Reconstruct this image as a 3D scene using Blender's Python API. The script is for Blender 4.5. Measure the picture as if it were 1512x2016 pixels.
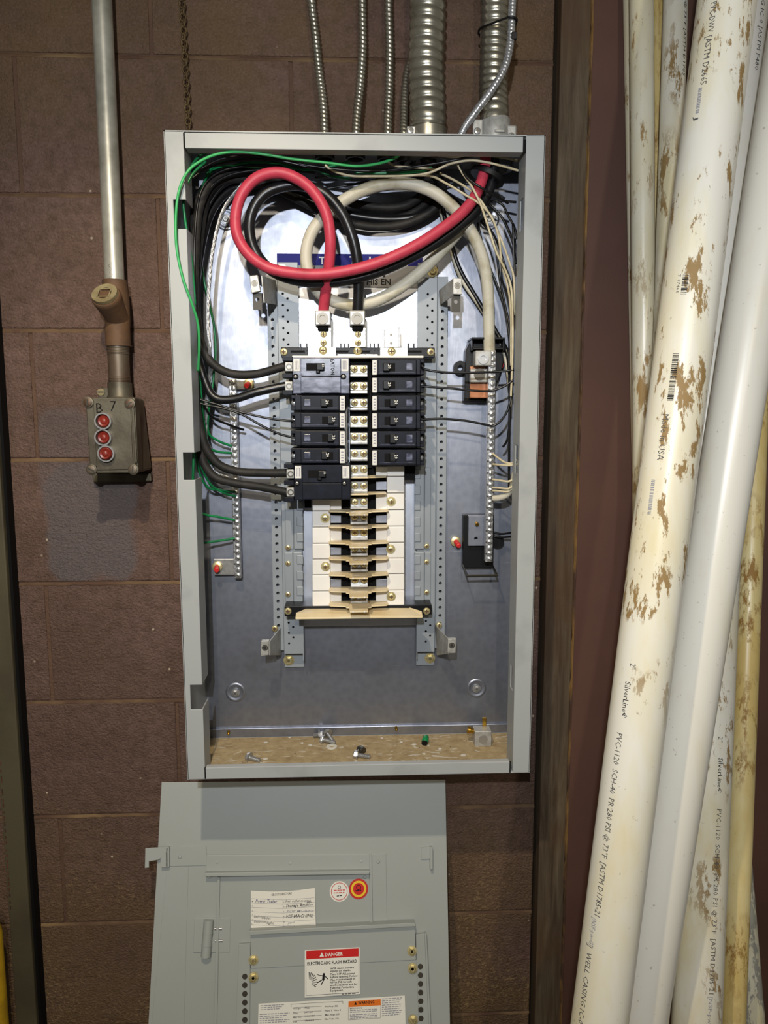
import bpy, math, random
from mathutils import Vector, Matrix
random.seed(7)
for o in list(bpy.data.objects): bpy.data.objects.remove(o)
SC = bpy.context.scene
COL = SC.collection

# ------------------------------------------------------------------ camera
F = 1514.0
CAM = Vector((-0.00842904, -1.23126241, 1.43797453))
RT = Vector((0.99914817, -0.0412418, -0.00142912))
UP = Vector((0.00680216, 0.13043774, 0.99143317))
FW = Vector((0.04070208, 0.99059836, -0.13060716))
cd = bpy.data.cameras.new('camera'); cam = bpy.data.objects.new('camera', cd); COL.objects.link(cam)
cd.sensor_fit = 'VERTICAL'; cd.sensor_height = 24.0; cd.sensor_width = 18.0
cd.lens = 24.0 * F / 2016.0; cd.clip_start = 0.02; cd.clip_end = 50
m = Matrix.Identity(4)
for i in range(3):
    m[i][0] = RT[i]; m[i][1] = UP[i]; m[i][2] = -FW[i]; m[i][3] = CAM[i]
cam.matrix_world = m
SC.camera = cam

# ------------------------------------------------------------------ world, lamps, exposure
w = bpy.data.worlds.new('world'); SC.world = w; w.use_nodes = True
bg = w.node_tree.nodes['Background']; bg.inputs[0].default_value = (1.0, 0.93, 0.80, 1); bg.inputs[1].default_value = 0.11
def lamp(name, loc, energy, color, radius, kind='POINT', target=None, angle=None, blend=0.5):
    l = bpy.data.lights.new(name, kind); l.energy = energy; l.color = color; l.shadow_soft_size = radius
    o = bpy.data.objects.new(name, l); COL.objects.link(o); o.location = loc
    if kind == 'SPOT':
        l.spot_size = math.radians(angle); l.spot_blend = blend
    if target is not None:
        o.rotation_euler = (Vector(target) - Vector(loc)).to_track_quat('-Z', 'Y').to_euler()
    return o
# head torch of the photographer: cool, a little above and behind the phone
lamp('head_torch', (-0.10, -1.58, 1.77), 44, (0.88, 0.93, 1.0), 0.014, 'SPOT', (0.03, 0, 1.40), 92, 1.0)
# hanging work lamp overhead: warm
lamp('work_lamp', (-0.20, -1.04, 2.20), 34, (1.0, 0.84, 0.60), 0.016, 'SPOT', (-0.16, 0, 0.95), 70, 0.8)
# ceiling lamp further back in the room: warm
lamp('ceiling_lamp', (0.22, -3.3, 2.45), 52, (1.0, 0.90, 0.70), 0.04)
vs = SC.view_settings
vs.view_transform = 'Standard'; vs.look = 'None'; vs.gamma = 1.0; vs.exposure = 0.22; vs.use_curve_mapping = False

# ------------------------------------------------------------------ pixel -> place
def ray(px, py):
    return FW + RT * ((px - 756.0) / F) - UP * ((py - 1008.0) / F)
def at(px, py, Y):                 # point of the plane y = Y seen at a pixel
    d = ray(px, py); return CAM + d * ((Y - CAM.y) / d.y)
def atd(px, py, depth):            # point at a depth along the lens axis
    return CAM + ray(px, py) * depth
def atz(px, py, Z):
    d = ray(px, py); return CAM + d * ((Z - CAM.z) / d.z)

# ------------------------------------------------------------------ materials
MATS = {}
def lin(c):
    return tuple(((v/255.0)/12.92 if v/255.0 <= 0.04045 else (((v/255.0)+0.055)/1.055)**2.4) for v in c)
class NT:
    def __init__(s, name):
        s.m = bpy.data.materials.new(name); s.m.use_nodes = True; s.t = s.m.node_tree
        s.b = s.t.nodes['Principled BSDF']; s.k = {}
    def n(s, typ, **kw):
        x = s.t.nodes.new(typ)
        for a, v in kw.items(): setattr(x, a, v)
        return x
    def l(s, a, b): s.t.links.new(a, b)
    def coord(s, kind='Object', scale=(1, 1, 1)):
        tc = s.n('ShaderNodeTexCoord'); mp = s.n('ShaderNodeMapping'); mp.inputs['Scale'].default_value = scale
        s.l(tc.outputs[kind], mp.inputs[0]); return mp.outputs[0]
    def pos(s, scale=(1, 1, 1)):
        g = s.n('ShaderNodeNewGeometry'); mp = s.n('ShaderNodeMapping'); mp.inputs['Scale'].default_value = scale
        s.l(g.outputs['Position'], mp.inputs[0]); return mp.outputs[0]
    def noise(s, vec, scale, detail=4, rough=0.55, dist=0.0):
        x = s.n('ShaderNodeTexNoise'); x.inputs['Scale'].default_value = scale; x.inputs['Detail'].default_value = detail
        x.inputs['Roughness'].default_value = rough; x.inputs['Distortion'].default_value = dist; s.l(vec, x.inputs['Vector']); return x.outputs['Fac']
    def ramp(s, fac, p0, p1, c0=(0, 0, 0, 1), c1=(1, 1, 1, 1)):
        r = s.n('ShaderNodeValToRGB'); e = r.color_ramp.elements
        e[0].position = p0; e[1].position = p1; e[0].color = c0; e[1].color = c1; s.l(fac, r.inputs[0]); return r.outputs[0]
    def mix(s, fac, a, b, mode='MIX'):
        x = s.n('ShaderNodeMixRGB', blend_type=mode)
        for i, v in ((0, fac), (1, a), (2, b)):
            if isinstance(v, (int, float)): x.inputs[i].default_value = v if i == 0 else (v, v, v, 1)
            elif isinstance(v, tuple): x.inputs[i].default_value = v if len(v) == 4 else v + (1,)
            else: s.l(v, x.inputs[i])
        return x.outputs[0]
    def math(s, op, a, b=0.0):
        x = s.n('ShaderNodeMath', operation=op)
        for i, v in ((0, a), (1, b)):
            if isinstance(v, (int, float)): x.inputs[i].default_value = v
            else: s.l(v, x.inputs[i])
        return x.outputs[0]
    def bump(s, h, strength, dist=0.002, prev=None):
        x = s.n('ShaderNodeBump'); x.inputs['Strength'].default_value = strength; x.inputs['Distance'].default_value = dist
        s.l(h, x.inputs['Height'])
        if prev is not None: s.l(prev, x.inputs['Normal'])
        return x.outputs[0]
def M(name, rgb, rough=0.5, metal=0.0, rgb2=None, vscale=30, vlo=0.4, vhi=0.65, stretch=(1, 1, 1), bscale=None, bstr=0.2, bdist=0.001, spec=0.5, coat=0.0, detail=4, rough2=None):
    if name in MATS: return MATS[name]
    t = NT(name); c = lin(rgb) + (1,)
    t.b.inputs['Base Color'].default_value = c; t.b.inputs['Roughness'].default_value = rough
    t.b.inputs['Metallic'].default_value = metal; t.b.inputs['Specular IOR Level'].default_value = spec
    t.b.inputs['Coat Weight'].default_value = coat
    v = t.pos(stretch)
    if rgb2 is not None:
        f = t.ramp(t.noise(v, vscale, detail), vlo, vhi)
        t.l(t.mix(f, c, lin(rgb2) + (1,)), t.b.inputs['Base Color'])
        if rough2 is not None:
            mr = t.n('ShaderNodeMapRange'); mr.inputs['To Min'].default_value = rough; mr.inputs['To Max'].default_value = rough2
            t.l(f, mr.inputs[0]); t.l(mr.outputs[0], t.b.inputs['Roughness'])
    if bscale: t.l(t.bump(t.noise(v, bscale, 3), bstr, bdist), t.b.inputs['Normal'])
    t.m.diffuse_color = c
    MATS[name] = t.m; return t.m

def wall_material():
    t = NT('brown_painted_block'); v = t.pos()
    fine = t.noise(t.pos((1, 1, 1.15)), 220, 4, 0.62, 0.3); mid = t.noise(v, 60, 4, 0.6); big = t.noise(v, 5.5, 4, 0.6)
    base = t.mix(t.ramp(big, 0.38, 0.64), lin((97, 75, 65)), lin((116, 91, 82)))
    base = t.mix(t.ramp(mid, 0.42, 0.75), base, lin((86, 66, 55)))
    # olive dust film, mostly high up
    sx = t.n('ShaderNodeSeparateXYZ'); t.l(v, sx.inputs[0])
    hi = t.n('ShaderNodeMapRange'); hi.inputs['From Min'].default_value = 1.55; hi.inputs['From Max'].default_value = 2.0; t.l(sx.outputs['Z'], hi.inputs[0])
    lo = t.n('ShaderNodeMapRange'); lo.inputs['From Min'].default_value = 0.85; lo.inputs['From Max'].default_value = 0.55; t.l(sx.outputs['Z'], lo.inputs[0])
    film = t.noise(v, 3.2, 5, 0.65)
    fm = t.math('MULTIPLY', t.ramp(film, 0.36, 0.62), t.math('ADD', t.math('MULTIPLY', hi.outputs[0], 0.75), t.math('MULTIPLY', lo.outputs[0], 0.85)))
    base = t.mix(fm, base, lin((110, 88, 58)))
    # grey overspray patch left of the panel
    def blob(cx, cz, rx, rz):
        a = t.math('POWER', t.math('DIVIDE', t.math('SUBTRACT', sx.outputs['X'], cx), rx), 4.0)
        b = t.math('POWER', t.math('DIVIDE', t.math('SUBTRACT', sx.outputs['Z'], cz), rz), 4.0)
        s_ = t.math('ADD', t.math('ADD', a, b), t.math('MULTIPLY', t.math('SUBTRACT', t.noise(v, 14, 4), 0.5), 1.8))
        return t.ramp(s_, 0.55, 1.25, (1, 1, 1, 1), (0, 0, 0, 1))
    g1 = blob(-0.425, 1.262, 0.075, 0.105); g2 = blob(-0.46, 1.37, 0.045, 0.075)
    grey = t.math('MULTIPLY', t.math('MAXIMUM', g1, t.math('MULTIPLY', g2, 0.6)), 0.72)
    base = t.mix(grey, base, lin((97, 91, 92)))
    cr = t.math('MULTIPLY', t.math('MULTIPLY', t.ramp(t.noise(v, 130, 4, 0.7), 0.52, 0.62), lo.outputs[0]), t.ramp(t.noise(v, 6, 3), 0.42, 0.62))
    base = t.mix(t.math('MULTIPLY', cr, 0.8), base, lin((150, 126, 88)))
    # specks of plaster
    vo = t.n('ShaderNodeTexVoronoi'); vo.inputs['Scale'].default_value = 30; t.l(v, vo.inputs['Vector'])
    sp = t.math('MULTIPLY', t.ramp(vo.outputs['Distance'], 0.04, 0.07, (1, 1, 1, 1), (0, 0, 0, 1)), t.ramp(t.noise(v, 9, 3), 0.50, 0.58))
    base = t.mix(sp, base, lin((196, 180, 158)))
    t.l(base, t.b.inputs['Base Color'])
    t.b.inputs['Roughness'].default_value = 0.55; t.b.inputs['Specular IOR Level'].default_value = 0.32
    n1 = t.bump(fine, 1.0, 0.0036); n2 = t.bump(mid, 0.45, 0.004, n1)
    t.l(n2, t.b.inputs['Normal'])
    MATS['wall'] = t.m
wall_material()
def mortar_material():
    t = NT('brown_painted_mortar'); v = t.pos()
    d = t.ramp(t.noise(v, 7, 5, 0.65), 0.42, 0.68)
    t.l(t.mix(d, lin((92, 70, 58)), lin((108, 84, 66))), t.b.inputs['Base Color'])
    t.b.inputs['Roughness'].default_value = 0.8; t.b.inputs['Specular IOR Level'].default_value = 0.2
    t.l(t.bump(t.noise(v, 190, 4), 0.7, 0.003), t.b.inputs['Normal'])
    MATS['mortar'] = t.m
mortar_material()
def galv_material(name, rgb, rgb2, rough, blot=0.25, metal=0.9):
    t = NT(name); v = t.pos()
    vo = t.n('ShaderNodeTexVoronoi'); vo.inputs['Scale'].default_value = 95; t.l(v, vo.inputs['Vector'])
    cl = t.noise(v, 16, 5, 0.6); sc = t.noise(t.pos((1, 1, 0.25)), 300, 2)
    base = t.mix(t.ramp(cl, 0.35, 0.7), lin(rgb), lin(rgb2))
    base = t.mix(0.14, base, vo.outputs['Distance'], 'SOFT_LIGHT')
    for rot, th in (((0, 0.5, 0), 0.735), ((0, -1.1, 0), 0.745)):
        g = t.n('ShaderNodeNewGeometry'); mp = t.n('ShaderNodeMapping'); mp.inputs['Rotation'].default_value = rot; mp.inputs['Scale'].default_value = (9, 1, 240); t.l(g.outputs['Position'], mp.inputs[0])
        base = t.mix(t.math('MULTIPLY', t.ramp(t.noise(mp.outputs[0], 1.0, 2), th, th+0.02), 0.5), base, lin((236, 238, 242)))
    t.l(base, t.b.inputs['Base Color']); t.b.inputs['Metallic'].default_value = metal
    r = t.math('ADD', t.math('MULTIPLY', cl, blot), rough - blot*0.5)
    t.l(r, t.b.inputs['Roughness']); t.l(t.bump(sc, 0.05, 0.001), t.b.inputs['Normal'])
    MATS[name] = t.m
galv_material('galvanized_steel', (160, 164, 176), (140, 144, 156), 0.41, 0.3)
galv_material('bright_galvanized', (214, 218, 228), (196, 202, 216), 0.42)
galv_material('conduit_galvanized', (194, 190, 176), (150, 146, 132), 0.33, 0.2, 0.9)
galv_material('dull_galvanized', (196, 193, 180), (150, 147, 134), 0.42, 0.25, 0.5)
def pvc_material(name, base, yellow, dirt, ylo, yhi, dlo, dhi, seed, zr=None):
    t = NT(name); v = t.coord('Object', (1, 1, 1)); off = t.n('ShaderNodeVectorMath', operation='ADD'); off.inputs[1].default_value = (seed*3.1, seed*1.7, seed*0.9); t.l(v, off.inputs[0]); v = off.outputs[0]
    st = t.n('ShaderNodeMapping'); st.inputs['Scale'].default_value = (1, 1, 0.28); t.l(v, st.inputs[0]); s = st.outputs[0]
    y = t.ramp(t.noise(s, 14, 5, 0.65), ylo, yhi)
    c = t.mix(y, lin(base), lin(yellow))
    gate = t.ramp(t.noise(v, 7.0, 2), 0.42, 0.54)
    if zr:
        sz = t.n('ShaderNodeSeparateXYZ'); t.l(v, sz.inputs[0]); mr = t.n('ShaderNodeMapRange'); mr.inputs['From Min'].default_value = zr[0]+seed*0.9; mr.inputs['From Max'].default_value = zr[1]+seed*0.9
        mr.inputs['To Min'].default_value = 0.12; t.l(sz.outputs['Z'], mr.inputs[0]); gate = t.math('MULTIPLY', gate, mr.outputs[0]); gate = t.ramp(gate, 0.3, 0.45)
    d = t.math('MULTIPLY', t.ramp(t.noise(s, 60, 7, 0.74), dlo, dhi), gate)
    c = t.mix(d, c, lin(dirt))
    sp = t.ramp(t.noise(v, 160, 3, 0.6), 0.68, 0.74); c = t.mix(t.math('MULTIPLY', sp, 0.45), c, lin((120, 104, 74)))
    t.l(c, t.b.inputs['Base Color']); t.b.inputs['Roughness'].default_value = 0.34
    r = t.math('ADD', t.math('MULTIPLY', d, 0.35), 0.33); t.l(r, t.b.inputs['Roughness'])
    t.l(t.bump(d, 0.25, 0.0008), t.b.inputs['Normal'])
    MATS[name] = t.m
pvc_material('white_pvc_stained', (232, 228, 214), (224, 212, 172), (150, 122, 76), 0.42, 0.72, 0.545, 0.575, 1, (1.0, 1.45))
pvc_material('white_pvc_clean', (232, 228, 216), (224, 214, 182), (150, 120, 80), 0.5, 0.8, 0.68, 0.72, 2)
pvc_material('white_pvc_dirty', (226, 222, 208), (214, 202, 164), (146, 118, 72), 0.4, 0.66, 0.54, 0.58, 3)
pvc_material('yellowed_pvc', (226, 212, 160), (210, 184, 116), (150, 112, 50), 0.35, 0.62, 0.50, 0.58, 4)
pvc_material('old_white_pvc', (230, 224, 204), (222, 210, 170), (160, 130, 82), 0.42, 0.68, 0.55, 0.60, 5)
pvc_material('grey_stained_pvc', (222, 218, 196), (206, 196, 156), (150, 148, 140), 0.4, 0.7, 0.48, 0.52, 6)
def wood_material():
    t = NT('weathered_wood'); v = t.pos((9, 9, 0.7)); v2 = t.pos()
    g = t.noise(v, 11, 6, 0.65, 0.6); k = t.noise(v2, 5, 4)
    c = t.mix(t.ramp(g, 0.35, 0.7), lin((70, 56, 42)), lin((104, 92, 74)))
    c = t.mix(t.ramp(k, 0.45, 0.68), c, lin((84, 62, 44)))
    t.l(c, t.b.inputs['Base Color']); t.b.inputs['Roughness'].default_value = 0.7; t.b.inputs['Specular IOR Level'].default_value = 0.25
    t.l(t.bump(g, 0.35, 0.0015), t.b.inputs['Normal']); MATS['wood'] = t.m
wood_material()
def dust_material():
    t = NT('tan_dust'); v = t.pos()
    a = t.noise(v, 60, 6, 0.7); c = t.mix(t.ramp(a, 0.3, 0.7), lin((148, 128, 94)), lin((186, 166, 130)))
    st = t.math('MULTIPLY', t.ramp(t.noise(t.pos((1, 3, 1)), 26, 4, 0.55, 2.0), 0.60, 0.66), 0.8)
    c = t.mix(st, c, lin((214, 208, 196)))
    sp = t.ramp(t.noise(v, 220, 2), 0.70, 0.74); c = t.mix(sp, c, lin((70, 58, 44)))
    t.l(c, t.b.inputs['Base Color']); t.b.inputs['Roughness'].default_value = 0.85; t.b.inputs['Specular IOR Level'].default_value = 0.1
    t.l(t.bump(a, 0.3, 0.002), t.b.inputs['Normal']); MATS['dust'] = t.m
dust_material()
M('grey_paint', (170, 173, 172), 0.42, 0, (142, 144, 144), 11, 0.58, 0.85, bscale=420, bstr=0.06, spec=0.4)
M('grey_paint_cover', (166, 170, 167), 0.36, 0, (160, 165, 160), 3, 0.4, 0.7, bscale=420, bstr=0.05, spec=0.4)
M('grey_chassis', (150, 157, 163), 0.45, 0.1, (144, 150, 157), 20, spec=0.5)
M('breaker_black', (13, 16, 27), 0.42, 0, (23, 27, 42), 60, 0.45, 0.72, bscale=160, bstr=0.03, spec=0.2)
M('breaker_gloss', (54, 58, 78), 0.24, 0, (146, 150, 178), 62, 0.42, 0.80, stretch=(1, 1, 2.2), spec=0.6)
M('black_plastic', (15, 15, 18), 0.42, 0, spec=0.3)
M('flat_black', (9, 9, 10), 0.75, 0, spec=0.2)
M('cable_black', (20, 20, 22), 0.33, 0, (30, 30, 33), 40, spec=0.5)
M('cable_black_dusty', (33, 32, 31), 0.6, 0, (48, 45, 42), 50, spec=0.3)
M('cable_red', (192, 62, 82), 0.45, 0, (170, 48, 66), 60, 0.5, 0.75, spec=0.4)
M('cable_white', (206, 201, 184), 0.45, 0, (166, 156, 126), 26, 0.5, 0.72, spec=0.35)
M('wire_green', (24, 132, 74), 0.32, 0, (16, 108, 60), 50, spec=0.5)
M('wire_green_bright', (62, 172, 98), 0.38, 0, spec=0.45)
M('wire_cream', (214, 203, 172), 0.4, 0, (190, 176, 140), 60, spec=0.4)
M('wire_black', (16, 16, 18), 0.35, 0, spec=0.5)
M('bare_aluminium', (206, 207, 210), 0.32, 0.7, (150, 152, 156), 300, bscale=600, bstr=0.2)
M('lug_aluminium', (184, 183, 178), 0.42, 0.35, (158, 156, 150), 90, bscale=300, bstr=0.1)
M('tin_plate', (196, 196, 194), 0.3, 0.7, (166, 166, 166), 120)
M('steel_screw', (182, 182, 182), 0.34, 0.75)
M('dark_steel', (96, 92, 84), 0.4, 0.9)
M('gold_screw', (224, 212, 164), 0.36, 0.7, (196, 180, 126), 200)
M('brass', (192, 152, 62), 0.3, 1.0)
M('copper', (188, 128, 92), 0.34, 0.6, (164, 104, 70), 40)
M('white_insulator', (238, 236, 232), 0.45, 0, (232, 228, 222), 18, spec=0.4)
M('cream_barrier', (234, 218, 182), 0.45, 0, (222, 200, 154), 18, spec=0.4)
M('red_cap', (214, 50, 52), 0.4, 0)
M('sticker_white', (226, 224, 218), 0.5, 0, (206, 204, 198), 260, 0.55, 0.7, spec=0.3)
M('paper', (236, 232, 220), 0.7, 0, spec=0.2)
M('label_white', (238, 236, 226), 0.4, 0, spec=0.4)
M('ink', (28, 26, 28), 0.6, 0, spec=0.2)
M('ink_blue', (48, 52, 110), 0.6, 0, spec=0.2)
M('ink_grey', (92, 90, 88), 0.6, 0, spec=0.2)
M('ink_light', (150, 150, 160), 0.6, 0, spec=0.2)
M('danger_red', (206, 26, 22), 0.4, 0)
M('warning_orange', (232, 120, 34), 0.4, 0)
M('seal_yellow', (240, 200, 40), 0.4, 0)
M('seal_red', (196, 40, 34), 0.4, 0)
M('label_blue', (30, 32, 118), 0.55, 0, spec=0.15)
M('label_white_shaded', (150, 150, 152), 0.6, 0, spec=0.15)
M('cast_grey', (104, 98, 84), 0.5, 0.55, (76, 70, 58), 24, 0.4, 0.7, bscale=160, bstr=0.25, bdist=0.001)
M('dusty_cast', (150, 138, 104), 0.75, 0.1, (122, 108, 76), 40, bscale=160, bstr=0.2)
M('rusty_iron', (104, 76, 52), 0.7, 0.15, (84, 64, 48), 30, 0.4, 0.65, bscale=140, bstr=0.3, bdist=0.001)
M('worn_pipe', (112, 102, 88), 0.5, 0.5, (90, 66, 50), 26, 0.4, 0.65, stretch=(1, 1, 0.4))
M('button_red', (136, 46, 34), 0.35, 0, (112, 34, 26), 80, spec=0.5)
M('brown_paint', (88, 62, 54), 0.6, 0, (98, 70, 58), 4, 0.4, 0.7, bscale=260, bstr=0.15, spec=0.25)
M('rust_edge', (132, 100, 54), 0.7, 0, (78, 56, 42), 60, 0.4, 0.6, stretch=(1, 1, 0.25), bscale=300, bstr=0.6, bdist=0.002)
M('olive_paint', (84, 78, 60), 0.55, 0, (72, 66, 52), 8, bscale=200, bstr=0.15, spec=0.3)
M('rust_paint', (96, 56, 40), 0.7, 0, (60, 38, 30), 30)
M('yellow_paint', (196, 158, 30), 0.5, 0, (160, 126, 30), 20)
M('concrete', (112, 104, 94), 0.85, 0, (92, 86, 78), 8, bscale=90, bstr=0.3)
M('chain_bronze', (112, 92, 58), 0.6, 0.4, (84, 66, 40), 90)
M('tang_steel_shaded', (62, 58, 50), 0.5, 0.3)  # steel darkened, shade on the tangs put into the colour
M('joint_dust', (90, 69, 57), 0.9, 0, (130, 107, 78), 8, 0.42, 0.68, spec=0.1, bscale=240, bstr=0.5, bdist=0.002)
M('nylon_black', (14, 14, 15), 0.5, 0)
M('chip_white', (214, 210, 200), 0.6, 0)
M('straw', (176, 150, 96), 0.8, 0)
def mm(n): return MATS[n]

# ------------------------------------------------------------------ mesh building
ORG = {}
class MB:
    def __init__(s): s.v = []; s.f = []; s.dark = []
    def add(s, vs_, fs):
        k = len(s.v); s.v += [Vector(p) for p in vs_]; s.f += [tuple(i + k for i in f) for f in fs]; return s
    def box(s, x0, x1, y0, y1, z0, z1):
        vs_ = [(x, y, z) for z in (z0, z1) for y in (y0, y1) for x in (x0, x1)]
        return s.add(vs_, [(0, 2, 3, 1), (4, 5, 7, 6), (0, 1, 5, 4), (2, 6, 7, 3), (0, 4, 6, 2), (1, 3, 7, 5)])
    def boxpx(s, a, b, c, d, yf, yb):     # pixel rectangle on plane y=yf, extruded back to yb
        p = at(a, b, yf); q = at(c, d, yf); r = at(a, d, yf); t = at(c, b, yf)
        return s.box((p.x+r.x)/2, (q.x+t.x)/2, yf, yb, (q.z+r.z)/2, (p.z+t.z)/2)
    def prism(s, front, back):
        n = len(front); s.add(list(front) + list(back), [tuple(range(n)), tuple(range(2*n-1, n-1, -1))] + [(i, i+n, (i+1) % n + n, (i+1) % n) for i in range(n)]); return s
    def polypx(s, pts, yf, yb):
        fr = [at(a, b, yf) for a, b in pts]; return s.prism(fr, [Vector((p.x, yb, p.z)) for p in fr])
    def frame(s, d):
        d = d.normalized(); u = d.cross(Vector((0, 0, 1)))
        if u.length < 1e-3: u = d.cross(Vector((0, 1, 0)))
        u.normalize(); return d, u, d.cross(u)
    def cyl(s, p0, p1, r0, r1=None, n=20, caps=True):
        p0 = Vector(p0); p1 = Vector(p1); r1 = r0 if r1 is None else r1
        d, u, w_ = s.frame(p1 - p0); vs_ = []
        for p, r in ((p0, r0), (p1, r1)):
            for i in range(n):
                a = 2*math.pi*i/n; vs_.append(p + (u*math.cos(a) + w_*math.sin(a))*r)
        fs = [(i, (i+1) % n, (i+1) % n + n, i+n) for i in range(n)]
        if caps: fs += [tuple(range(n-1, -1, -1)), tuple(range(n, 2*n))]
        return s.add(vs_, fs)
    def ring(s, p0, p1, ro, ri, n=24):
        p0 = Vector(p0); p1 = Vector(p1); d, u, w_ = s.frame(p1 - p0); vs_ = []
        for p, r in ((p0, ro), (p1, ro), (p1, ri), (p0, ri)):
            for i in range(n):
                a = 2*math.pi*i/n; vs_.append(p + (u*math.cos(a) + w_*math.sin(a))*r)
        fs = []
        for k in range(4):
            for i in range(n):
                j = (i+1) % n; k2 = (k+1) % 4; fs.append((k*n+i, k*n+j, k2*n+j, k2*n+i))
        return s.add(vs_, fs)
    def lathe(s, p0, axis, prof, n=24):    # prof: list of (distance along axis, radius)
        p0 = Vector(p0); d, u, w_ = s.frame(Vector(axis)); vs_ = []
        for t, r in prof:
            for i in range(n):
                a = 2*math.pi*i/n; vs_.append(p0 + d*t + (u*math.cos(a) + w_*math.sin(a))*max(r, 1e-5))
        fs = []
        for k in range(len(prof)-1):
            for i in range(n):
                j = (i+1) % n; fs.append((k*n+i, k*n+j, (k+1)*n+j, (k+1)*n+i))
        fs += [tuple(range(n-1, -1, -1)), tuple(range((len(prof)-1)*n, len(prof)*n))]
        return s.add(vs_, fs)
    def tube(s, pts, r, n=10, caps=True, rf=None, step=None):
        L = [Vector(p) for p in pts]; vs_ = []; prev = None; acc = 0.0
        for i, p in enumerate(L):
            d = (L[min(i+1, len(L)-1)] - L[max(i-1, 0)])
            if d.length < 1e-9: d = Vector((0, 0, 1))
            d.normalize()
            if prev is None:
                u = d.cross(Vector((0, 1, 0)))
                if u.length < 1e-3: u = d.cross(Vector((1, 0, 0)))
            else: u = prev - d*prev.dot(d)
            u.normalize(); prev = u; w_ = d.cross(u)
            if i: acc += (p - L[i-1]).length
            for k in range(n):
                a = 2*math.pi*k/n; rr = r if rf is None else rf(acc, a)
                vs_.append(p + (u*math.cos(a) + w_*math.sin(a))*rr)
        fs = []
        for i in range(len(L)-1):
            for k in range(n):
                j = (k+1) % n; fs.append((i*n+k, i*n+j, (i+1)*n+j, (i+1)*n+k))
        if caps: fs += [tuple(range(n-1, -1, -1)), tuple(range((len(L)-1)*n, len(L)*n))]
        return s.add(vs_, fs)
    def build(s, name, mat, parent=None, smooth=False, bevel=0.0, seg=2, auto=None):
        if parent is not None: org = ORG[parent.name]
        else:
            xs = [p.x for p in s.v]; ys = [p.y for p in s.v]; zs = [p.z for p in s.v]
            org = Vector(((min(xs)+max(xs))/2, (min(ys)+max(ys))/2, min(zs)))
        me = bpy.data.meshes.new(name); me.from_pydata([p - org for p in s.v], [], s.f); me.validate(); me.update()
        me.materials.append(mm(mat) if isinstance(mat, str) else mat)
        fix_normals(me)
        if smooth:
            me.polygons.foreach_set('use_smooth', [True]*len(me.polygons))
            if auto is not None:
                try: me.set_sharp_from_angle(angle=math.radians(auto))
                except Exception: pass
        o = bpy.data.objects.new(name, me); COL.objects.link(o)
        if parent is not None: o.parent = parent
        else: o.location = org
        ORG[o.name] = org
        if bevel:
            b = o.modifiers.new('bevel', 'BEVEL'); b.width = bevel; b.segments = seg; b.limit_method = 'ANGLE'; b.angle_limit = math.radians(40)
        return o
import bmesh
def fix_normals(me):
    bm = bmesh.new(); bm.from_mesh(me); bmesh.ops.recalc_face_normals(bm, faces=bm.faces[:]); bm.to_mesh(me); bm.free()
def tag(o, label, cat=None, group=None, kind=None):
    if label: o['label'] = label
    if cat: o['category'] = cat
    if group: o['group'] = group
    if kind: o['kind'] = kind
    return o
def thing(name, loc, label, cat, group=None, kind=None):
    o = bpy.data.objects.new(name, None); COL.objects.link(o); o.location = loc; o.empty_display_size = 0.02
    ORG[o.name] = Vector(loc); return tag(o, label, cat, group, kind)
def spline(pts, sub=8):               # Catmull-Rom through points
    P = [Vector(p) for p in pts]; out = []
    for i in range(len(P)-1):
        p0 = P[max(i-1, 0)]; p1 = P[i]; p2 = P[i+1]; p3 = P[min(i+2, len(P)-1)]
        for k in range(sub):
            t = k/sub; out.append(0.5*((2*p1) + (p2-p0)*t + (2*p0-5*p1+4*p2-p3)*t*t + (3*p1-p0-3*p2+p3)*t**3))
    out.append(P[-1]); return out
def resample(pts, step):
    out = [pts[0]]; acc = 0.0; need = step
    for a, b in zip(pts[:-1], pts[1:]):
        L = (b-a).length
        while acc + L >= need and L > 0:
            out.append(a + (b-a)*((need-acc)/L)); need += step
        acc += L
    return out
def pxs(l): return [at(a, b, y) for a, b, y in l]
CACHE = {}
def inst(name, key, make, mat, parent, loc, smooth=True, direc=None, scale=1.0):
    """a copy of a small part (screw ...) that shares its mesh; built pointing to -y"""
    if key not in CACHE:
        mb = MB(); make(mb); me = bpy.data.meshes.new(key); me.from_pydata(mb.v, [], mb.f); me.validate(); me.update()
        me.materials.append(mm(mat)); me.materials.append(mm('dark_steel' if mat != 'gold_screw' else 'rusty_iron'))  # second material: dark colour standing in for shade in the recess
        for k in mb.dark: me.polygons[k].material_index = 1
        fix_normals(me)
        me.polygons.foreach_set('use_smooth', [smooth]*len(me.polygons))
        try: me.set_sharp_from_angle(angle=math.radians(35))
        except Exception: pass
        CACHE[key] = me
    o = bpy.data.objects.new(name, CACHE[key]); COL.objects.link(o)
    if parent is not None:
        o.parent = parent; o.location = Vector(loc) - ORG[parent.name]
    else: o.location = loc
    ORG[o.name] = Vector(loc)
    if direc is not None: o.rotation_euler = Vector((0, -1, 0)).rotation_difference(Vector(direc).normalized()).to_euler()
    o.scale = (scale,)*3
    return o
def phillips(mb, r=0.0045):           # pan head screw facing -y, recess shade coloured onto a raised cross
    mb.lathe((0, 0, 0), (0, -1, 0), [(0, r), (0.0012, r), (0.0022, r*0.85), (0.0028, r*0.45)], 14)
    for a in (0, 1):
        w_, l_ = (r*0.15, r*0.55) if a else (r*0.55, r*0.15); k = len(mb.f)
        mb.box(-w_, w_, -0.0031, -0.0024, -l_, l_); mb.dark += range(k, k+6)
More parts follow.
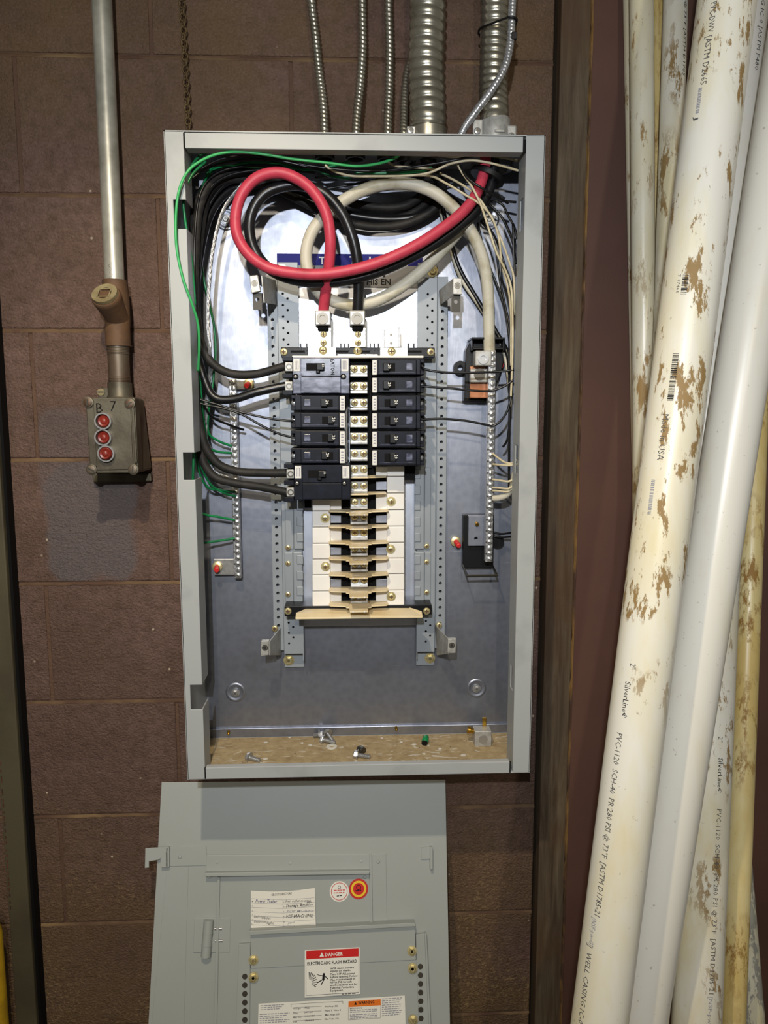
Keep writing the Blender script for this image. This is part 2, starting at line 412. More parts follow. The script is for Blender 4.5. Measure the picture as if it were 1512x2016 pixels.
def hexhead(mb, r=0.0055):            # hex washer head
    mb.lathe((0, 0, 0), (0, -1, 0), [(0, r*1.35), (0.0008, r*1.35), (0.001, r*0.9)], 18)
    mb.lathe((0, -0.0008, 0), (0, -1, 0), [(0, r*0.9), (0.003, r*0.9), (0.0038, r*0.7)], 6)
    mb.lathe((0, -0.004, 0), (0, -1, 0), [(0, r*0.5), (0.0006, r*0.4)], 10)
def slotset(mb, r=0.0036):            # clamp screw, shade of its slot coloured on as a dark bar
    mb.lathe((0, 0, 0), (0, -1, 0), [(0, r), (0.0014, r), (0.002, r*0.75)], 12)
    k = len(mb.f); mb.box(-r*0.8, r*0.8, -0.0024, -0.0018, -r*0.16, r*0.16); mb.dark += range(k, k+6)
# ---- lettering as thin meshes
TXT = {}
def text_geo(s, align='LEFT', shear=0.0, bold=0.0):
    key = (s, align, shear, bold)
    if key in TXT: return TXT[key]
    c = bpy.data.curves.new('t', 'FONT'); c.body = s; c.size = 1.0; c.resolution_u = 1; c.shear = shear; c.offset = bold
    o = bpy.data.objects.new('t', c); COL.objects.link(o)
    dg = bpy.context.evaluated_depsgraph_get(); me = bpy.data.meshes.new_from_object(o.evaluated_get(dg))
    v = [Vector(p.co) for p in me.vertices]; f = [tuple(p.vertices) for p in me.polygons]
    bpy.data.objects.remove(o); bpy.data.curves.remove(c); bpy.data.meshes.remove(me)
    if v:
        x0 = min(p.x for p in v); x1 = max(p.x for p in v)
        v = [Vector((p.x-x0, p.y, 0)) for p in v]; W = x1-x0
    else: W = 1
    TXT[key] = (v, f, W); return TXT[key]
def text_on(name, s, mat, parent, O, U, V, length=None, height=None, shear=0.0, bold=0.01, center=False):
    """flat lettering: O start of baseline, U reading direction, V up direction (cap height 0.7*size)"""
    v, f, W = text_geo(s, shear=shear, bold=bold); mb = MB(); O = Vector(O); U = Vector(U).normalized(); V = Vector(V).normalized()
    sy = (height/0.7) if height else length/W; sx = (length/W) if length else sy
    o_ = -W/2 if center else 0
    mb.add([O + U*((p.x+o_)*sx) + V*(p.y*sy) for p in v], f)
    return mb.build(name, mat, parent)

# ================================================================== the setting
JZ = [2.56, 2.36, 2.16, 1.960, 1.762, 1.562, 1.363, 1.164, 0.965, 0.766, 0.570, 0.375, 0.18, 0.0]
wall = thing('wall_back', (0, 0, 0), 'brown painted concrete block wall behind the open electrical panel', 'wall', kind='structure')
WX0 = -0.66; WX1 = at(1098, 300, -0.022).x - 0.0045
mb = MB(); mb.box(WX0-0.02, WX1, 0.0022, 0.10, 0.0, 2.56); mb.build('mortar', 'mortar', wall)
for z in JZ[1:-1]:
    mb = MB(); n = 90; vv = []; ff = []
    for i in range(n+1):
        x = WX0+(WX1-WX0)*i/n; a = random.uniform(-.0007, .0007); vv += [(x, 0.0021, z+0.0012+a), (x, 0.0008, z-0.0012+a), (x, -0.0009, z-0.0026+a*2), (x, 0.0004, z-0.0046+a)]
    for i in range(n):
        for k in range(3): ff.append((i*4+k, i*4+k+1, i*4+k+5, i*4+k+4))
    mb.add(vv, ff); mb.build('joint_dust', 'joint_dust', wall, smooth=True)
for r in range(len(JZ)-1):
    zt, zb = JZ[r], JZ[r+1]; g = 0.0024
    off = -0.3015 if r % 2 == 0 else -0.503
    k0 = math.floor((WX0-off)/0.4064)
    x = off + k0*0.4064
    while x < WX1:
        a, b = max(x+g, WX0), min(x+0.4064-g, WX1)
        if b - a > 0.02:
            d = random.uniform(-0.0006, 0.0006); mb = MB(); mb.box(a, b, d, 0.05, zb+g, zt-g)
            o = mb.build('block', 'wall', wall, bevel=0.0022, seg=2)
        x += 0.4064
mb = MB(); mb.box(-3.0, 3.0, -5.0, 0.12, -0.05, 0.0); tag(mb.build('floor', 'concrete'), 'grey concrete floor at the foot of the block wall', 'floor', kind='structure')

# right: weathered board and brown steel column
xa = at(1098, 300, -0.022).x; xb = at(1158, 300, -0.022).x
mb = MB(); n = 60; L = []; R_ = []
mb.box(xa, xb-0.0015, -0.022, 0.10, 0.0, 2.5)
tag(mb.build('wooden_board', 'wood', bevel=0.002), 'weathered grey brown wooden board standing upright right of the panel', 'board')
# ragged rusty bead between board and column
mb = MB(); rows = []
for i in range(141):
    z = 2.5*i/140; j = 0.0016*math.sin(i*1.7)+random.uniform(-0.0012, 0.0012)
    rows.append([(xb-0.0025+j*.6, -0.0215, z), (xb-0.001+j*.6, -0.0245-random.uniform(0, 0.0008), z), (xb+0.0012, -0.0245, z), (xb+0.0022, -0.0225, z)])
vs_ = [p for r in rows for p in r]; fs = []
for i in range(140):
    for k in range(3): fs.append((i*4+k, i*4+k+1, i*4+k+5, i*4+k+4))
mb.add(vs_, fs); colm = thing('steel_column', (0.6, 0, 0), 'wide reddish brown painted steel column behind the white pipes', 'column')
mb.build('rust_bead', 'rust_edge', colm)
mb = MB(); mb.box(xb, 0.86, -0.023, 0.10, 0.0, 2.5); mb.build('flange', 'brown_paint', colm, bevel=0.002)

# left: olive door post with rubber seal, and yellow guard post beyond it
post = thing('door_post', (-0.60, -0.03, 0), 'dull olive steel door post at the left edge of the block wall', 'post')
xr = at(38, 1500, -0.03).x; xr0 = xr
mb = MB(); mb.box(xr-0.034, xr, -0.03, 0.03, 0.0, 2.5); mb.build('jamb', 'olive_paint', post, bevel=0.002)
mb = MB(); mb.box(xr, xr+0.0045, -0.021, 0.0, 0.0, 2.5); mb.build('gap_seal', 'flat_black', post)
mb = MB(); mb.box(xr-0.20, xr-0.034, 0.02, 0.04, 0.0, 2.5); mb.build('door_leaf', 'rust_paint', post)
for i in range(26):
    z = 0.62+0.0105*i+random.uniform(-.002, .002); mb = MB(); h = random.uniform(0.003, 0.0085)
    if i < 25: mb.box(xr-0.031, xr-0.029, -0.0306, -0.0300, z, z+h); mb.build('rust_pit', 'rust_paint', post)
pc = at(-14, 1900, -0.05)
mb = MB(); mb.lathe((pc.x, -0.06, 0.0), (0, 0, 1), [(0, 0.022), (0.60, 0.022), (0.615, 0.018), (0.622, 0.006)], 24)
tag(mb.build('guard_post', 'yellow_paint', smooth=True, auto=40), 'yellow painted guard post at the lower left edge', 'post')

# ================================================================== the enclosure
BX, Z0, Z1, YF, YB = 0.254, 0.90, 1.805, -0.150, -0.002
enc = thing('panel_enclosure', (0, -0.07, Z0), 'open grey steel electrical panel enclosure mounted on the block wall', 'electrical panel')
t_ = 0.0016
mb = MB(); mb.box(-BX+t_, BX-t_, YB-t_, YB, Z0+t_, Z1-t_); mb.build('back_plate', 'galvanized_steel', enc)
mb = MB(); mb.box(-BX+t_, BX-t_, YB-0.006, YB-t_, Z0+t_, Z0+0.017); mb.build('back_fold', 'galvanized_steel', enc, bevel=0.001)
for s in (-1, 1):
    mb = MB(); x0, x1 = sorted((s*BX, s*(BX-t_))); mb.box(x0, x1, YF, YB, Z0, Z1); mb.build('side_panel', 'grey_paint', enc)
mb = MB(); mb.box(-BX, BX, YF, YB, Z1-t_, Z1); mb.build('top_panel', 'grey_paint', enc)
mb = MB(); mb.box(-BX, BX, YF, YB, Z0, Z0+t_); mb.build('bottom_panel', 'grey_paint', enc, bevel=0.0006)
mb = MB(); N = 40; M_ = 10; vv = []; ff = []
for j in range(M_+1):
    for i in range(N+1):
        e = min(i, N-i, j, M_-j); vv.append((-BX+0.003+(2*BX-0.006)*i/N, YF+0.03+(YB-0.008-YF-0.03)*j/M_, Z0+t_+0.0003+(random.uniform(0.0002, 0.0011) if e else 0)))
for j in range(M_):
    for i in range(N): ff.append((j*(N+1)+i, j*(N+1)+i+1, (j+1)*(N+1)+i+1, (j+1)*(N+1)+i))
mb.add(vv, ff); tag(mb.build('dust_layer', 'dust', enc, smooth=True), 'tan dust lying on the floor of the enclosure')
LW = 0.026; RD = 0.045     # front flange width, depth of its inner return
cutsL = [(450, 393, 342), (945, 891, 361), (1397, 1349, 375)]
cutsR = [(447, 384), (935, 877), (1366, 1320)]
def zc(px, py): return at(px, py, YF).z
def flange(side):
    s = side; xo = s*BX; xi = s*(BX-LW)
    if s < 0: cuts = sorted((zc(360, a), zc(360, b), at(c, (a+b)/2, YF).x) for a, b, c in cutsL)
    else: cuts = sorted((zc(1020, a), zc(1020, b), 0) for a, b in cutsR)
    pts = [(xo, Z0), (xi, Z0)]
    if s < 0:
        for a, b, xe in cuts: pts += [(xi, a), (xe, a), (xe, b), (xi, b)]
    pts += [(xi, Z1), (xo, Z1)]
    mb = MB(); fr = [Vector((x, YF, z)) for x, z in pts]; mb.prism(fr, [p+Vector((0, t_, 0)) for p in fr]); mb.build('front_flange', 'grey_paint', enc, bevel=0.0009)
    zs = [Z0]
    for c in cuts: zs += [c[0], c[1]]
    zs.append(Z1); a_, b_ = sorted((xi, xi+s*t_))
    for i in range(0, len(zs)-1, 2):
        mb = MB(); mb.box(a_, b_, YF+0.0008, YF+RD, zs[i], zs[i+1]); mb.build('flange_return', 'grey_paint', enc)
    if s > 0:
        for c in cuts:
            mb = MB(); mb.box(a_, b_, YF+0.0008, YF+0.010, c[0], c[1]); mb.build('flange_return', 'grey_paint', enc)
            mb = MB(); mb.box(a_, b_, YF+0.030, YF+RD, c[0], c[1]); mb.build('flange_return', 'grey_paint', enc)
flange(-1); flange(1)
xl, xr = at(364, 280, YF-0.0012).x, at(1030, 280, YF-0.0012).x
mb = MB(); ft = 0.0228; mb.box(xl, xr, YF-0.0016, YF, Z1-ft, Z1-0.003); mb.box(xl, xr, YF, YF+0.02, Z1-ft, Z1-ft+t_); mb.build('top_flange', 'grey_paint', enc, bevel=0.0009)
mb = MB(); mb.box(xl-0.0022, xl-0.0002, YF-0.0005, YF+0.001, Z1-ft, Z1-0.003); mb.build('corner_gap', 'flat_black', enc)
mb = MB(); mb.box(xr+0.0004, xr+0.0042, YF-0.0005, YF+0.001, Z1-ft, Z1-0.006); mb.build('corner_gap', 'flat_black', enc)
xl, xr = at(405, 1515, YF).x, at(1003, 1505, YF).x
mb = MB(); mb.box(xl, xr, YF-0.0014, YF, Z0+0.001, Z0+0.0185); mb.box(xl, xr, YF, YF+0.010, Z0+0.0185-t_, Z0+0.0185); mb.build('bottom_flange', 'grey_paint', enc, bevel=0.0012)
mb = MB(); mb.box(xl-0.0018, xl-0.0002, YF-0.0006, YF+0.001, Z0+0.001, Z0+0.0185); mb.build('corner_gap', 'flat_black', enc)
mb = MB(); mb.box(xr+0.0002, xr+0.0018, YF-0.0006, YF+0.001, Z0+0.001, Z0+0.0185); mb.build('corner_gap', 'flat_black', enc)
# embossed mounting dimples with bolts on the back plate
for px, py in ((445, 432), (962, 432), (464, 1363), (938, 1355)):
    c = at(px, py, YB-t_); mb = MB()
    mb.lathe((c.x, YB-t_-0.0002, c.z), (0, -1, 0), [(0, 0.0165), (0.0012, 0.0150), (0.0012, 0.0125), (0.0004, 0.0110), (0.0004, 0.0085), (0.0012, 0.0080)], 28)
    mb.build('dimple', 'galvanized_steel', enc, smooth=True, auto=50)
    inst('mounting_bolt', 'mountbolt', lambda q: hexhead(q, 0.0052), 'steel_screw', enc, (c.x, YB-t_-0.0016, c.z))
for px, py in ((450, 1440), (780, 1432)):
    c = at(px, py, YB-0.008); mb = MB(); mb.lathe((c.x, YB-0.006, c.z), (0, -1, -0.5), [(0, 0.0022), (0.006, 0.0022), (0.0075, 0.0012)], 10); mb.build('brass_pin', 'brass', enc, smooth=True, auto=40)
# blue and white type label on the back plate, white greyed with cable shadow
mb = MB(); mb.boxpx(545, 500, 832, 523, -0.0045, -0.0037); lab = mb.build('type_label', 'label_blue', enc)
mb = MB(); mb.boxpx(572, 523, 848, 566, -0.0045, -0.0037); mb.build('type_label', 'label_white_shaded', enc)
U, V = Vector((1, 0, 0)), Vector((0, 0, 1))
for s, a, b, h, c in (('T', 688, 519, 0.011, 'label_white'), ('I', 727, 520, 0.011, 'label_white'), ('E', 793, 523, 0.012, 'label_white'), ('T I', 628, 520, 0.011, 'label_white'), ('P', 754, 545, 0.017, 'ink'), ('L WITH THIS EN', 652, 560, 0.0090, 'ink'), ('ER', 792, 560, 0.0090, 'ink')):
    text_on('label_lettering', s, c, enc, at(a, b, -0.0049), U, V, height=h, bold=0.02)
# dark locknuts / bushings of the cable entries under the roof
for px, py, r in ((640, 306, 0.014), (700, 306, 0.014), (762, 308, 0.014), (800, 312, 0.014), (842, 315, 0.034), (968, 335, 0.031)):
    p = atz(px, py, Z1-0.004); y = min(max(p.y, -0.125), -0.03)
    p = at(px, py, y); mb = MB(); mb.ring((p.x, y, Z1-t_), (p.x, y, Z1-0.010), r, r*0.78, 24); mb.build('locknut', 'dark_steel' if r < .03 else 'steel_screw', enc, smooth=True, auto=40)

# ================================================================== the chassis (bus, rails, insulators)
chs = thing('bus_chassis', (at(705, 1000, -0.05).x, -0.03, at(705, 1290, -0.01).z), 'grey and white bus bar chassis carrying the breakers in the panel', 'bus bar')
def holestrip(mb, x0, x1, z0, z1, y, holes, th=0.0015):
    """plate with round holes: one tile per hole"""
    holes = sorted(holes, key=lambda h: h[1]); zs = [z0]
    for a, b in zip(holes[:-1], holes[1:]): zs.append((a[1]+b[1])/2)
    zs.append(z1); n = 8
    def quad(a, b, c, d):
        if b-a > 1e-6 and d-c > 1e-6: mb.add([(a, y, c), (b, y, c), (b, y, d), (a, y, d)], [(0, 1, 2, 3)])
    for i, (cx, cz, r) in enumerate(holes):
        a, b = zs[i], zs[i+1]; h = r*1.3
        quad(x0, cx-h, a, b); quad(cx+h, x1, a, b); quad(cx-h, cx+h, a, cz-h); quad(cx-h, cx+h, cz+h, b)
        rim = [(cx+r*math.cos(2*math.pi*(k+0.5)/n), cz+r*math.sin(2*math.pi*(k+0.5)/n)) for k in range(n)]
        sq = []
        for k in range(n):
            c_, s_ = math.cos(2*math.pi*(k+0.5)/n), math.sin(2*math.pi*(k+0.5)/n); q = h/max(abs(c_), abs(s_)); sq.append((cx+q*c_, cz+q*s_))
        vs_ = [(p[0], y, p[1]) for p in rim+sq] + [(p[0], y+th, p[1]) for p in rim]
        fs = [(k, (k+1) % n, n+(k+1) % n, n+k) for k in range(n)] + [(k, 2*n+k, 2*n+(k+1) % n, (k+1) % n) for k in range(n)]
        for k, (sx, sz) in ((0, (h, h)), (2, (-h, h)), (4, (-h, -h)), (6, (h, -h))):
            vs_.append((cx+sx, y, cz+sz)); fs.append((n+k, n+k+1, len(vs_)-1))
        mb.add(vs_, fs)
RY1, RY2 = -0.022, -0.034
def rail(side):
    if side < 0: a, b, c, d = 529, 549, 550, 588
    else: a, b, c, d = 880, 860, 859, 824
    yy = 760
    xa_, xb_, xc_, xd_ = at(a, yy, RY1).x, at(b, yy, RY1).x, at(c, yy, RY2).x, at(d, yy, RY2).x
    zt, zb = at(560, 543, RY1).z, at(560, 1292, RY1).z
    # outer strip
    mb = MB(); x0, x1 = sorted((xa_, xb_)); hz = []; z = at(560, 612, RY1).z; hx = (x0+x1)/2
    while z > at(560, 1246, RY1).z: hz.append((hx, z, 0.0027)); z -= 0.01335
    holestrip(mb, x0, x1, zb+0.01, zt, RY1, hz); mb.build('rail_strip', 'grey_chassis', chs)
    # web and plateau
    mb = MB(); x0, x1 = sorted((xb_, xc_)); mb.prism([(xb_, RY1, zt), (xc_, RY2, zt), (xc_, RY2, zb+.008), (xb_, RY1, zb+.008)], [(xb_, RY1+.0015, zt), (xc_, RY2+.0015, zt), (xc_, RY2+.0015, zb+.008), (xb_, RY1+.0015, zb+.008)])
    x0, x1 = sorted((xc_, xd_)); m1 = x0*0.62+x1*0.38 if side < 0 else x0*.38+x1*.62
    hz1 = []; z = at(560, 578, RY2).z; k = 0
    while z > at(560, 1272, RY2).z:
        px_ = m1 + ((0.0035 if k % 2 else -0.0035))
        if z > at(560, 700, RY2).z or z < at(560, 1225, RY2).z: hz1.append((px_, z, 0.0019))
        z -= 0.0098 if k % 2 else 0.0072; k += 1
    holestrip(mb, x0, x1, zb+.008, zt-0.004, RY2, hz1)
    s = 1 if side < 0 else -1
    a_, b_ = sorted((xd_, xd_+s*0.0015)); mb.box(a_, b_, RY2, -0.006, zb-0.004, zt-0.004)
    mb.build('rail', 'grey_chassis', chs)
    # end feet bolted to the back
    for e, z in ((1, zt), (-1, zb)):
        mb = MB(); x0, x1 = sorted((xb_, xd_)); fz0, fz1 = sorted((z, z+e*0.022)); mb.box(x0, x1, -0.012, -0.0105, fz0, fz1); mb.build('rail_foot', 'grey_chassis', chs, bevel=0.001)
        inst('foot_bolt', 'footbolt', lambda q: hexhead(q, 0.0065), 'gold_screw', chs, ((xb_+xc_)/2+s*0.006, -0.012, z+e*0.010))
    # inner plate with square tabs
    ya = RY2-0.006
    for p0, p1 in (((918, 1082), (0, 0)), ((1086, 1190), (0, 0))):
        q0, q1 = (577, 596) if side < 0 else (816, 836)
        mb = MB(); mb.boxpx(q0, p0[0], q1, p0[1], ya, RY2); mb.build('tab_plate', 'grey_chassis', chs, bevel=0.002)
        y = p0[0]+7
        while y+20 < p0[1]:
            e0, e1 = (584, 597) if side < 0 else (816, 828)
            mb = MB(); mb.boxpx(e0, y, e1, y+18, ya-0.0022, ya); mb.build('tab', 'grey_chassis', chs, bevel=0.0018); y += 31
        # back strip with gold screws
        q0, q1 = (561, 577) if side < 0 else (836, 848)
        mb = MB(); mb.boxpx(q0, p0[0]+2, q1, p0[1]-1, RY2-0.003, RY2); mb.build('screw_strip', 'grey_chassis', chs, bevel=0.001)
    for y in ((1078, 1109, 1170) if side < 0 else (1075, 1106, 1166)):
        c_ = at(567 if side < 0 else 840, y, RY2-0.003); inst('rail_screw', 'ph45', lambda q: phillips(q, 0.0042), 'gold_screw', chs, c_)
rail(-1); rail(1)
# shiny pan between the rails
mb = MB(); mb.boxpx(583, 568, 829, 1232, -0.0215, -0.0200); mb.build('pan', 'bright_galvanized', chs)
# black end supports with gold screws
for (y0, y1, ys, side) in ((684, 704, 693, 0), (1192, 1212, 1203, 1)):
    yf = -0.070
    mb = MB(); mb.boxpx(553 if not side else 560, y0, 856 if not side else 850, y1, yf, RY2); sup = mb.build('end_support', 'black_plastic', chs, bevel=0.001)
    for px in ((559, 848) if not side else (567, 840)):
        inst('support_screw', 'ph60', lambda q: phillips(q, 0.0056), 'gold_screw', chs, at(px, ys, yf))
for a in (592, 604, 671, 678, 686, 729, 737, 745, 804, 815):
    mb = MB(); mb.boxpx(a-1.3, 676, a+1.3, 690, -0.0725, -0.066); mb.build('support_rib', 'black_plastic', chs)
for a in (586, 672, 714, 816):
    mb = MB(); mb.boxpx(a-14, 690, a+14, 694, -0.0708, -0.069); mb.build('support_slot', 'flat_black', chs)
mb = MB(); mb.boxpx(575, 700, 834, 704.5, -0.090, -0.055); mb.build('top_shield', 'white_insulator', chs, bevel=0.0008)
# aluminium straps at the top
for a, b in ((606, 661), (664, 744), (748, 803)):
    mb = MB(); mb.boxpx(a, 684 if a != 664 else 697, b, 701, -0.074, -0.069); mb.build('bus_strap', 'tin_plate', chs, bevel=0.0006)
for px, y in ((636, 690), (704, 691), (771, 692)): inst('strap_screw', 'hx64', lambda q: phillips(q, 0.0062), 'gold_screw', chs, at(px, y, -0.074))
# lugs of the two hot legs + empty third leg
for px in (636, 704):
    mb = MB(); mb.boxpx(px-16, 611, px+15, 640, -0.088, -0.052); lg = mb.build('lug', 'lug_aluminium', chs, bevel=0.0015)
    c = at(px-1, 627, -0.088); mb = MB(); mb.ring((c.x, -0.088, c.z), (c.x, -0.0905, c.z), 0.0085, 0.0045, 24); mb.lathe((c.x, -0.0875, c.z), (0, -1, 0), [(0, 0.0045), (0.001, 0.0045)], 16); mb.build('lug_screw', 'dark_steel', lg, smooth=True, auto=40)
    mb = MB(); mb.boxpx(px-11, 641, px+11, 651, -0.078, -0.06); mb.build('lug_mouth', 'flat_black', chs, bevel=0.002)
    mb = MB(); mb.boxpx(px-15, 641, px+16, 684, -0.070, -0.062); mb.build('lug_tongue', 'tin_plate', chs, bevel=0.0006)
    for y in (658, 675): inst('lug_bolt', 'hx50', lambda q: phillips(q, 0.0050), 'gold_screw', chs, at(px+1, y, -0.070))
mb = MB(); mb.boxpx(756, 643, 786, 684, -0.066, -0.058); mb.boxpx(754, 643, 757, 684, -0.074, -0.058); mb.boxpx(785, 643, 788, 684, -0.074, -0.058); mb.build('spare_tongue', 'tin_plate', chs, bevel=0.0006)
for y in (659, 676): inst('tongue_hole', 'tonguehole', lambda q: q.lathe((0, 0, 0), (0, -1, 0), [(0, 0.0022), (0.0004, 0.0022)], 12), 'dark_steel', chs, at(770, y, -0.066))
# white insulator blocks with gold screws
BRX = lambda px, py, y=-0.066: at(px, py, y)
edges = [917, 938, 971, 1004, 1036, 1068, 1099, 1130, 1162, 1192]
for i in range(len(edges)-1):
    y0, y1 = edges[i], edges[i+1]
    for s, (a, b) in ((-1, (615, 650)), (1, (762, 796))):
        if s < 0 and y1 < 990: continue
        sh = 0 if i % 2 else 0
        mb = MB(); mb.boxpx(a, y0+0.7+(2 if s < 0 else 0), b, y1-0.7+(2 if s < 0 else 0), -0.070, -0.045); mb.build('insulator_block', 'white_insulator', chs, bevel=0.0012)
        c, d = (650, 672) if s < 0 else (740, 762)
        full = (i % 2 == 1)
        mb = MB()
        if not full: mb.boxpx(c, y0+1.5, d, y1-1, -0.062, -0.045)
        else: mb.boxpx(c, y0+10, d, y1-6, -0.058, -0.045)
        mb.build('insulator_step' if not full else 'bus_stab', 'white_insulator' if not full else 'galvanized_steel', chs, bevel=0.0008)
for px, y in ((770, 987), (640, 1020), (769, 1081), (641, 1115), (770, 1174)):
    c = at(px, y, -0.070); mb = MB(); mb.lathe((c.x, -0.070, c.z), (0, -1, 0), [(0, 0.0072), (0.001, 0.0072)], 20); mb.build('washer', 'gold_screw', chs, smooth=True, auto=40)
    inst('insulator_screw', 'ph56', lambda q: phillips(q, 0.0052), 'gold_screw', chs, (c.x, -0.071, c.z))
# black backing behind the breaker centre line
mb = MB(); mb.boxpx(688, 704, 731, 921, -0.062, -0.045); mb.build('centre_backing', 'flat_black', chs)
mb = MB(); mb.boxpx(652, 921, 760, 1192, -0.050, -0.044); mb.build('centre_backing', 'flat_black', chs)
mb = MB(); mb.boxpx(599, 918, 612, 1000, -0.052, -0.044); mb.build('side_backing', 'flat_black', chs); mb = MB(); mb.boxpx(797, 918, 817, 945, -0.052, -0.044); mb.build('side_backing', 'flat_black', chs)
# centre bus fingers, each with two gold screws
fy = [733, 766, 799, 833, 866, 899, 930, 962, 994, 1024, 1055, 1086, 1117, 1148, 1179]
for i, y in enumerate(fy):
    mb = MB(); yf = -0.080 if y < 985 else -0.072; a, b = 688.5+i*0.12, 724+i*0.05
    mb.boxpx(a, y-14, b, y+3, yf, -0.05); mb.boxpx(a, y+3, b, y+9, yf-0.006, -0.05)
    fg = mb.build('bus_finger', 'tin_plate', chs, bevel=0.0010)
    for px in (697.5, 715.5): inst('finger_screw', 'ph48', lambda q: phillips(q, 0.0054), 'gold_screw', chs, at(px+i*0.1, y-6, yf))
# cream barriers: stepped horizontal plates that reach forward
def barrier(y, yw, yc, wide=1.0):
    z = at(706, y, -0.070).z; cx = at(706, y, -0.07).x; k = wide
    hw = 0.0455*k
    out = [(-hw, -0.058), (-hw, yw+0.004), (-hw+0.003, yw), (-0.020, yw-0.004), (-0.019, yw-0.011), (-0.0145, yw-0.012), (-0.0135, yc), (0.0135, yc), (0.0145, yw-0.012), (0.019, yw-0.011), (0.020, yw-0.004), (hw-0.003, yw), (hw, yw+0.004), (hw, -0.058)]
    fr = [Vector((cx+x, yy, z)) for x, yy in out]; bk = [p+Vector((0, 0, -0.0016)) for p in fr]
    mb = MB(); mb.prism(fr, bk); o = mb.build('barrier', 'cream_barrier', chs, bevel=0.0004)
    mb = MB()
    for sx in (-0.0085, 0.0085): mb.lathe((cx+sx, yc+0.001, z-0.0008), (0, -1, 0), [(0, 0.0014), (0.0012, 0.0012)], 8)
    mb.build('pip', 'white_insulator', o, smooth=True)
for y, yw, yc in ((937, -0.084, -0.096), (969, -0.084, -0.100), (1004, -0.084, -0.122), (1034, -0.086, -0.106), (1065, -0.088, -0.124), (1096, -0.088, -0.124), (1127, -0.088, -0.110), (1158, -0.088, -0.126), (1186, -0.088, -0.124)):
    if y < 990:      # left half hidden under the breaker: one wing
        z = at(706, y, -0.07).z; c0 = at(689, y, -0.07).x; c1 = at(724, y, -0.07).x; c2 = at(760, y, -0.07).x
        out = [(c0, -0.058), (c0, yc), (c1, yc), (c1+0.003, yw-0.008), (c2, yw), (c2, -0.058)]
        fr = [Vector((x, yy, z)) for x, yy in out]; mb = MB(); mb.prism(fr, [p+Vector((0, 0, -0.0016)) for p in fr]); mb.build('barrier', 'cream_barrier', chs, bevel=0.0004)
    else: barrier(y, yw, yc)
# wide cream shield at the bottom
z = at(706, 1196, -0.066).z
def shp(px): return at(px, 1205, -0.08).x
out = [(shp(608), -0.060), (shp(584), -0.092), (shp(584), -0.106), (shp(829), -0.106), (shp(829), -0.092), (shp(800), -0.060)]
fr = [Vector((x, y, z-0.004*(1 if y < -0.1 else 0))) for x, y in out]; mb = MB(); mb.prism(fr, [p+Vector((0, 0, -0.003)) for p in fr]); mb.build('bottom_shield', 'cream_barrier', chs, bevel=0.0006)

# cover mounting brackets (four)
def bracket(name, face, plate, arm, yf, lab_):
    b = thing(name, at(arm[0][0], arm[0][1], -0.03), lab_, 'bracket', 'cover mounting brackets')
    mb = MB(); mb.polypx(face, yf, yf+0.0085); f = mb.build('clip', 'lug_aluminium', b, bevel=0.0008)
    cx = sum(p[0] for p in face)/len(face); cy = sum(p[1] for p in face)/len(face)
    c = at(cx, cy-1, yf); mb = MB(); mb.ring((c.x, yf-0.0004, c.z), (c.x, yf+0.004, c.z), 0.0046, 0.0034, 18); mb.build('threaded_hole', 'dark_steel', f, smooth=True, auto=40)
    mb = MB(); mb.lathe((c.x, yf-0.0002, c.z), (0, -1, 0), [(0, 0.0030), (0.0003, 0.0030)], 14); mb.build('hole', 'dark_steel', f)
    if plate:
        P_ = [at(a_, b_, yf+0.009) for a_, b_ in plate]; x0_ = (P_[0].x+P_[3].x)/2; x1_ = (P_[1].x+P_[2].x)/2; z0_ = (P_[2].z+P_[3].z)/2; z1_ = (P_[0].z+P_[1].z)/2
        mb = MB(); holestrip(mb, x0_, x1_, z0_, z1_, yf+0.009, [((x0_+x1_)/2, z0_*.4+z1_*.6, 0.0030)]); mb.build('tang', 'tang_steel_shaded', b)
    mb = MB(); fr = [at(px, py, y) for px, py, y in arm]
    s_ = Vector((0.0015, 0, 0)); mb.prism(fr, [p+s_ for p in fr]); mb.build('arm', 'lug_aluminium', b)
    return b
bracket('mounting_bracket', [(491, 543), (507, 541), (513, 573), (495, 577)], [(495, 577), (513, 575), (518, 609), (501, 611)], [(514, 543, -0.105), (541, 552, -0.030), (543, 600, -0.030), (519, 596, -0.100)], -0.108, 'silver bracket with shade-darkened tang at the upper left rail')
bracket('mounting_bracket', [(892, 547), (909, 548), (910, 580), (892, 579)], [(888, 580), (906, 580), (907, 615), (889, 615)], [(864, 572, -0.030), (892, 548, -0.100), (891, 582, -0.100), (866, 600, -0.030)], -0.108, 'silver bracket with shade-darkened tang at the upper right rail')
bracket('mounting_bracket', [(514, 1262), (530, 1261), (529, 1290), (513, 1292)], None, [(530, 1262, -0.086), (551, 1236, -0.024), (551, 1290, -0.024), (530, 1290, -0.086)], -0.088, 'silver bracket without tang at the lower left rail')
bracket('mounting_bracket', [(882, 1258), (898, 1257), (897, 1286), (881, 1286)], None, [(856, 1230, -0.024), (882, 1258, -0.086), (882, 1287, -0.086), (860, 1290, -0.024)], -0.088, 'silver bracket without tang at the lower right rail')
for px, y in ((541, 1237), (864, 1231)):
    inst('rail_screw', 'ph56', None, 'gold_screw', chs, at(px, y, -0.024))

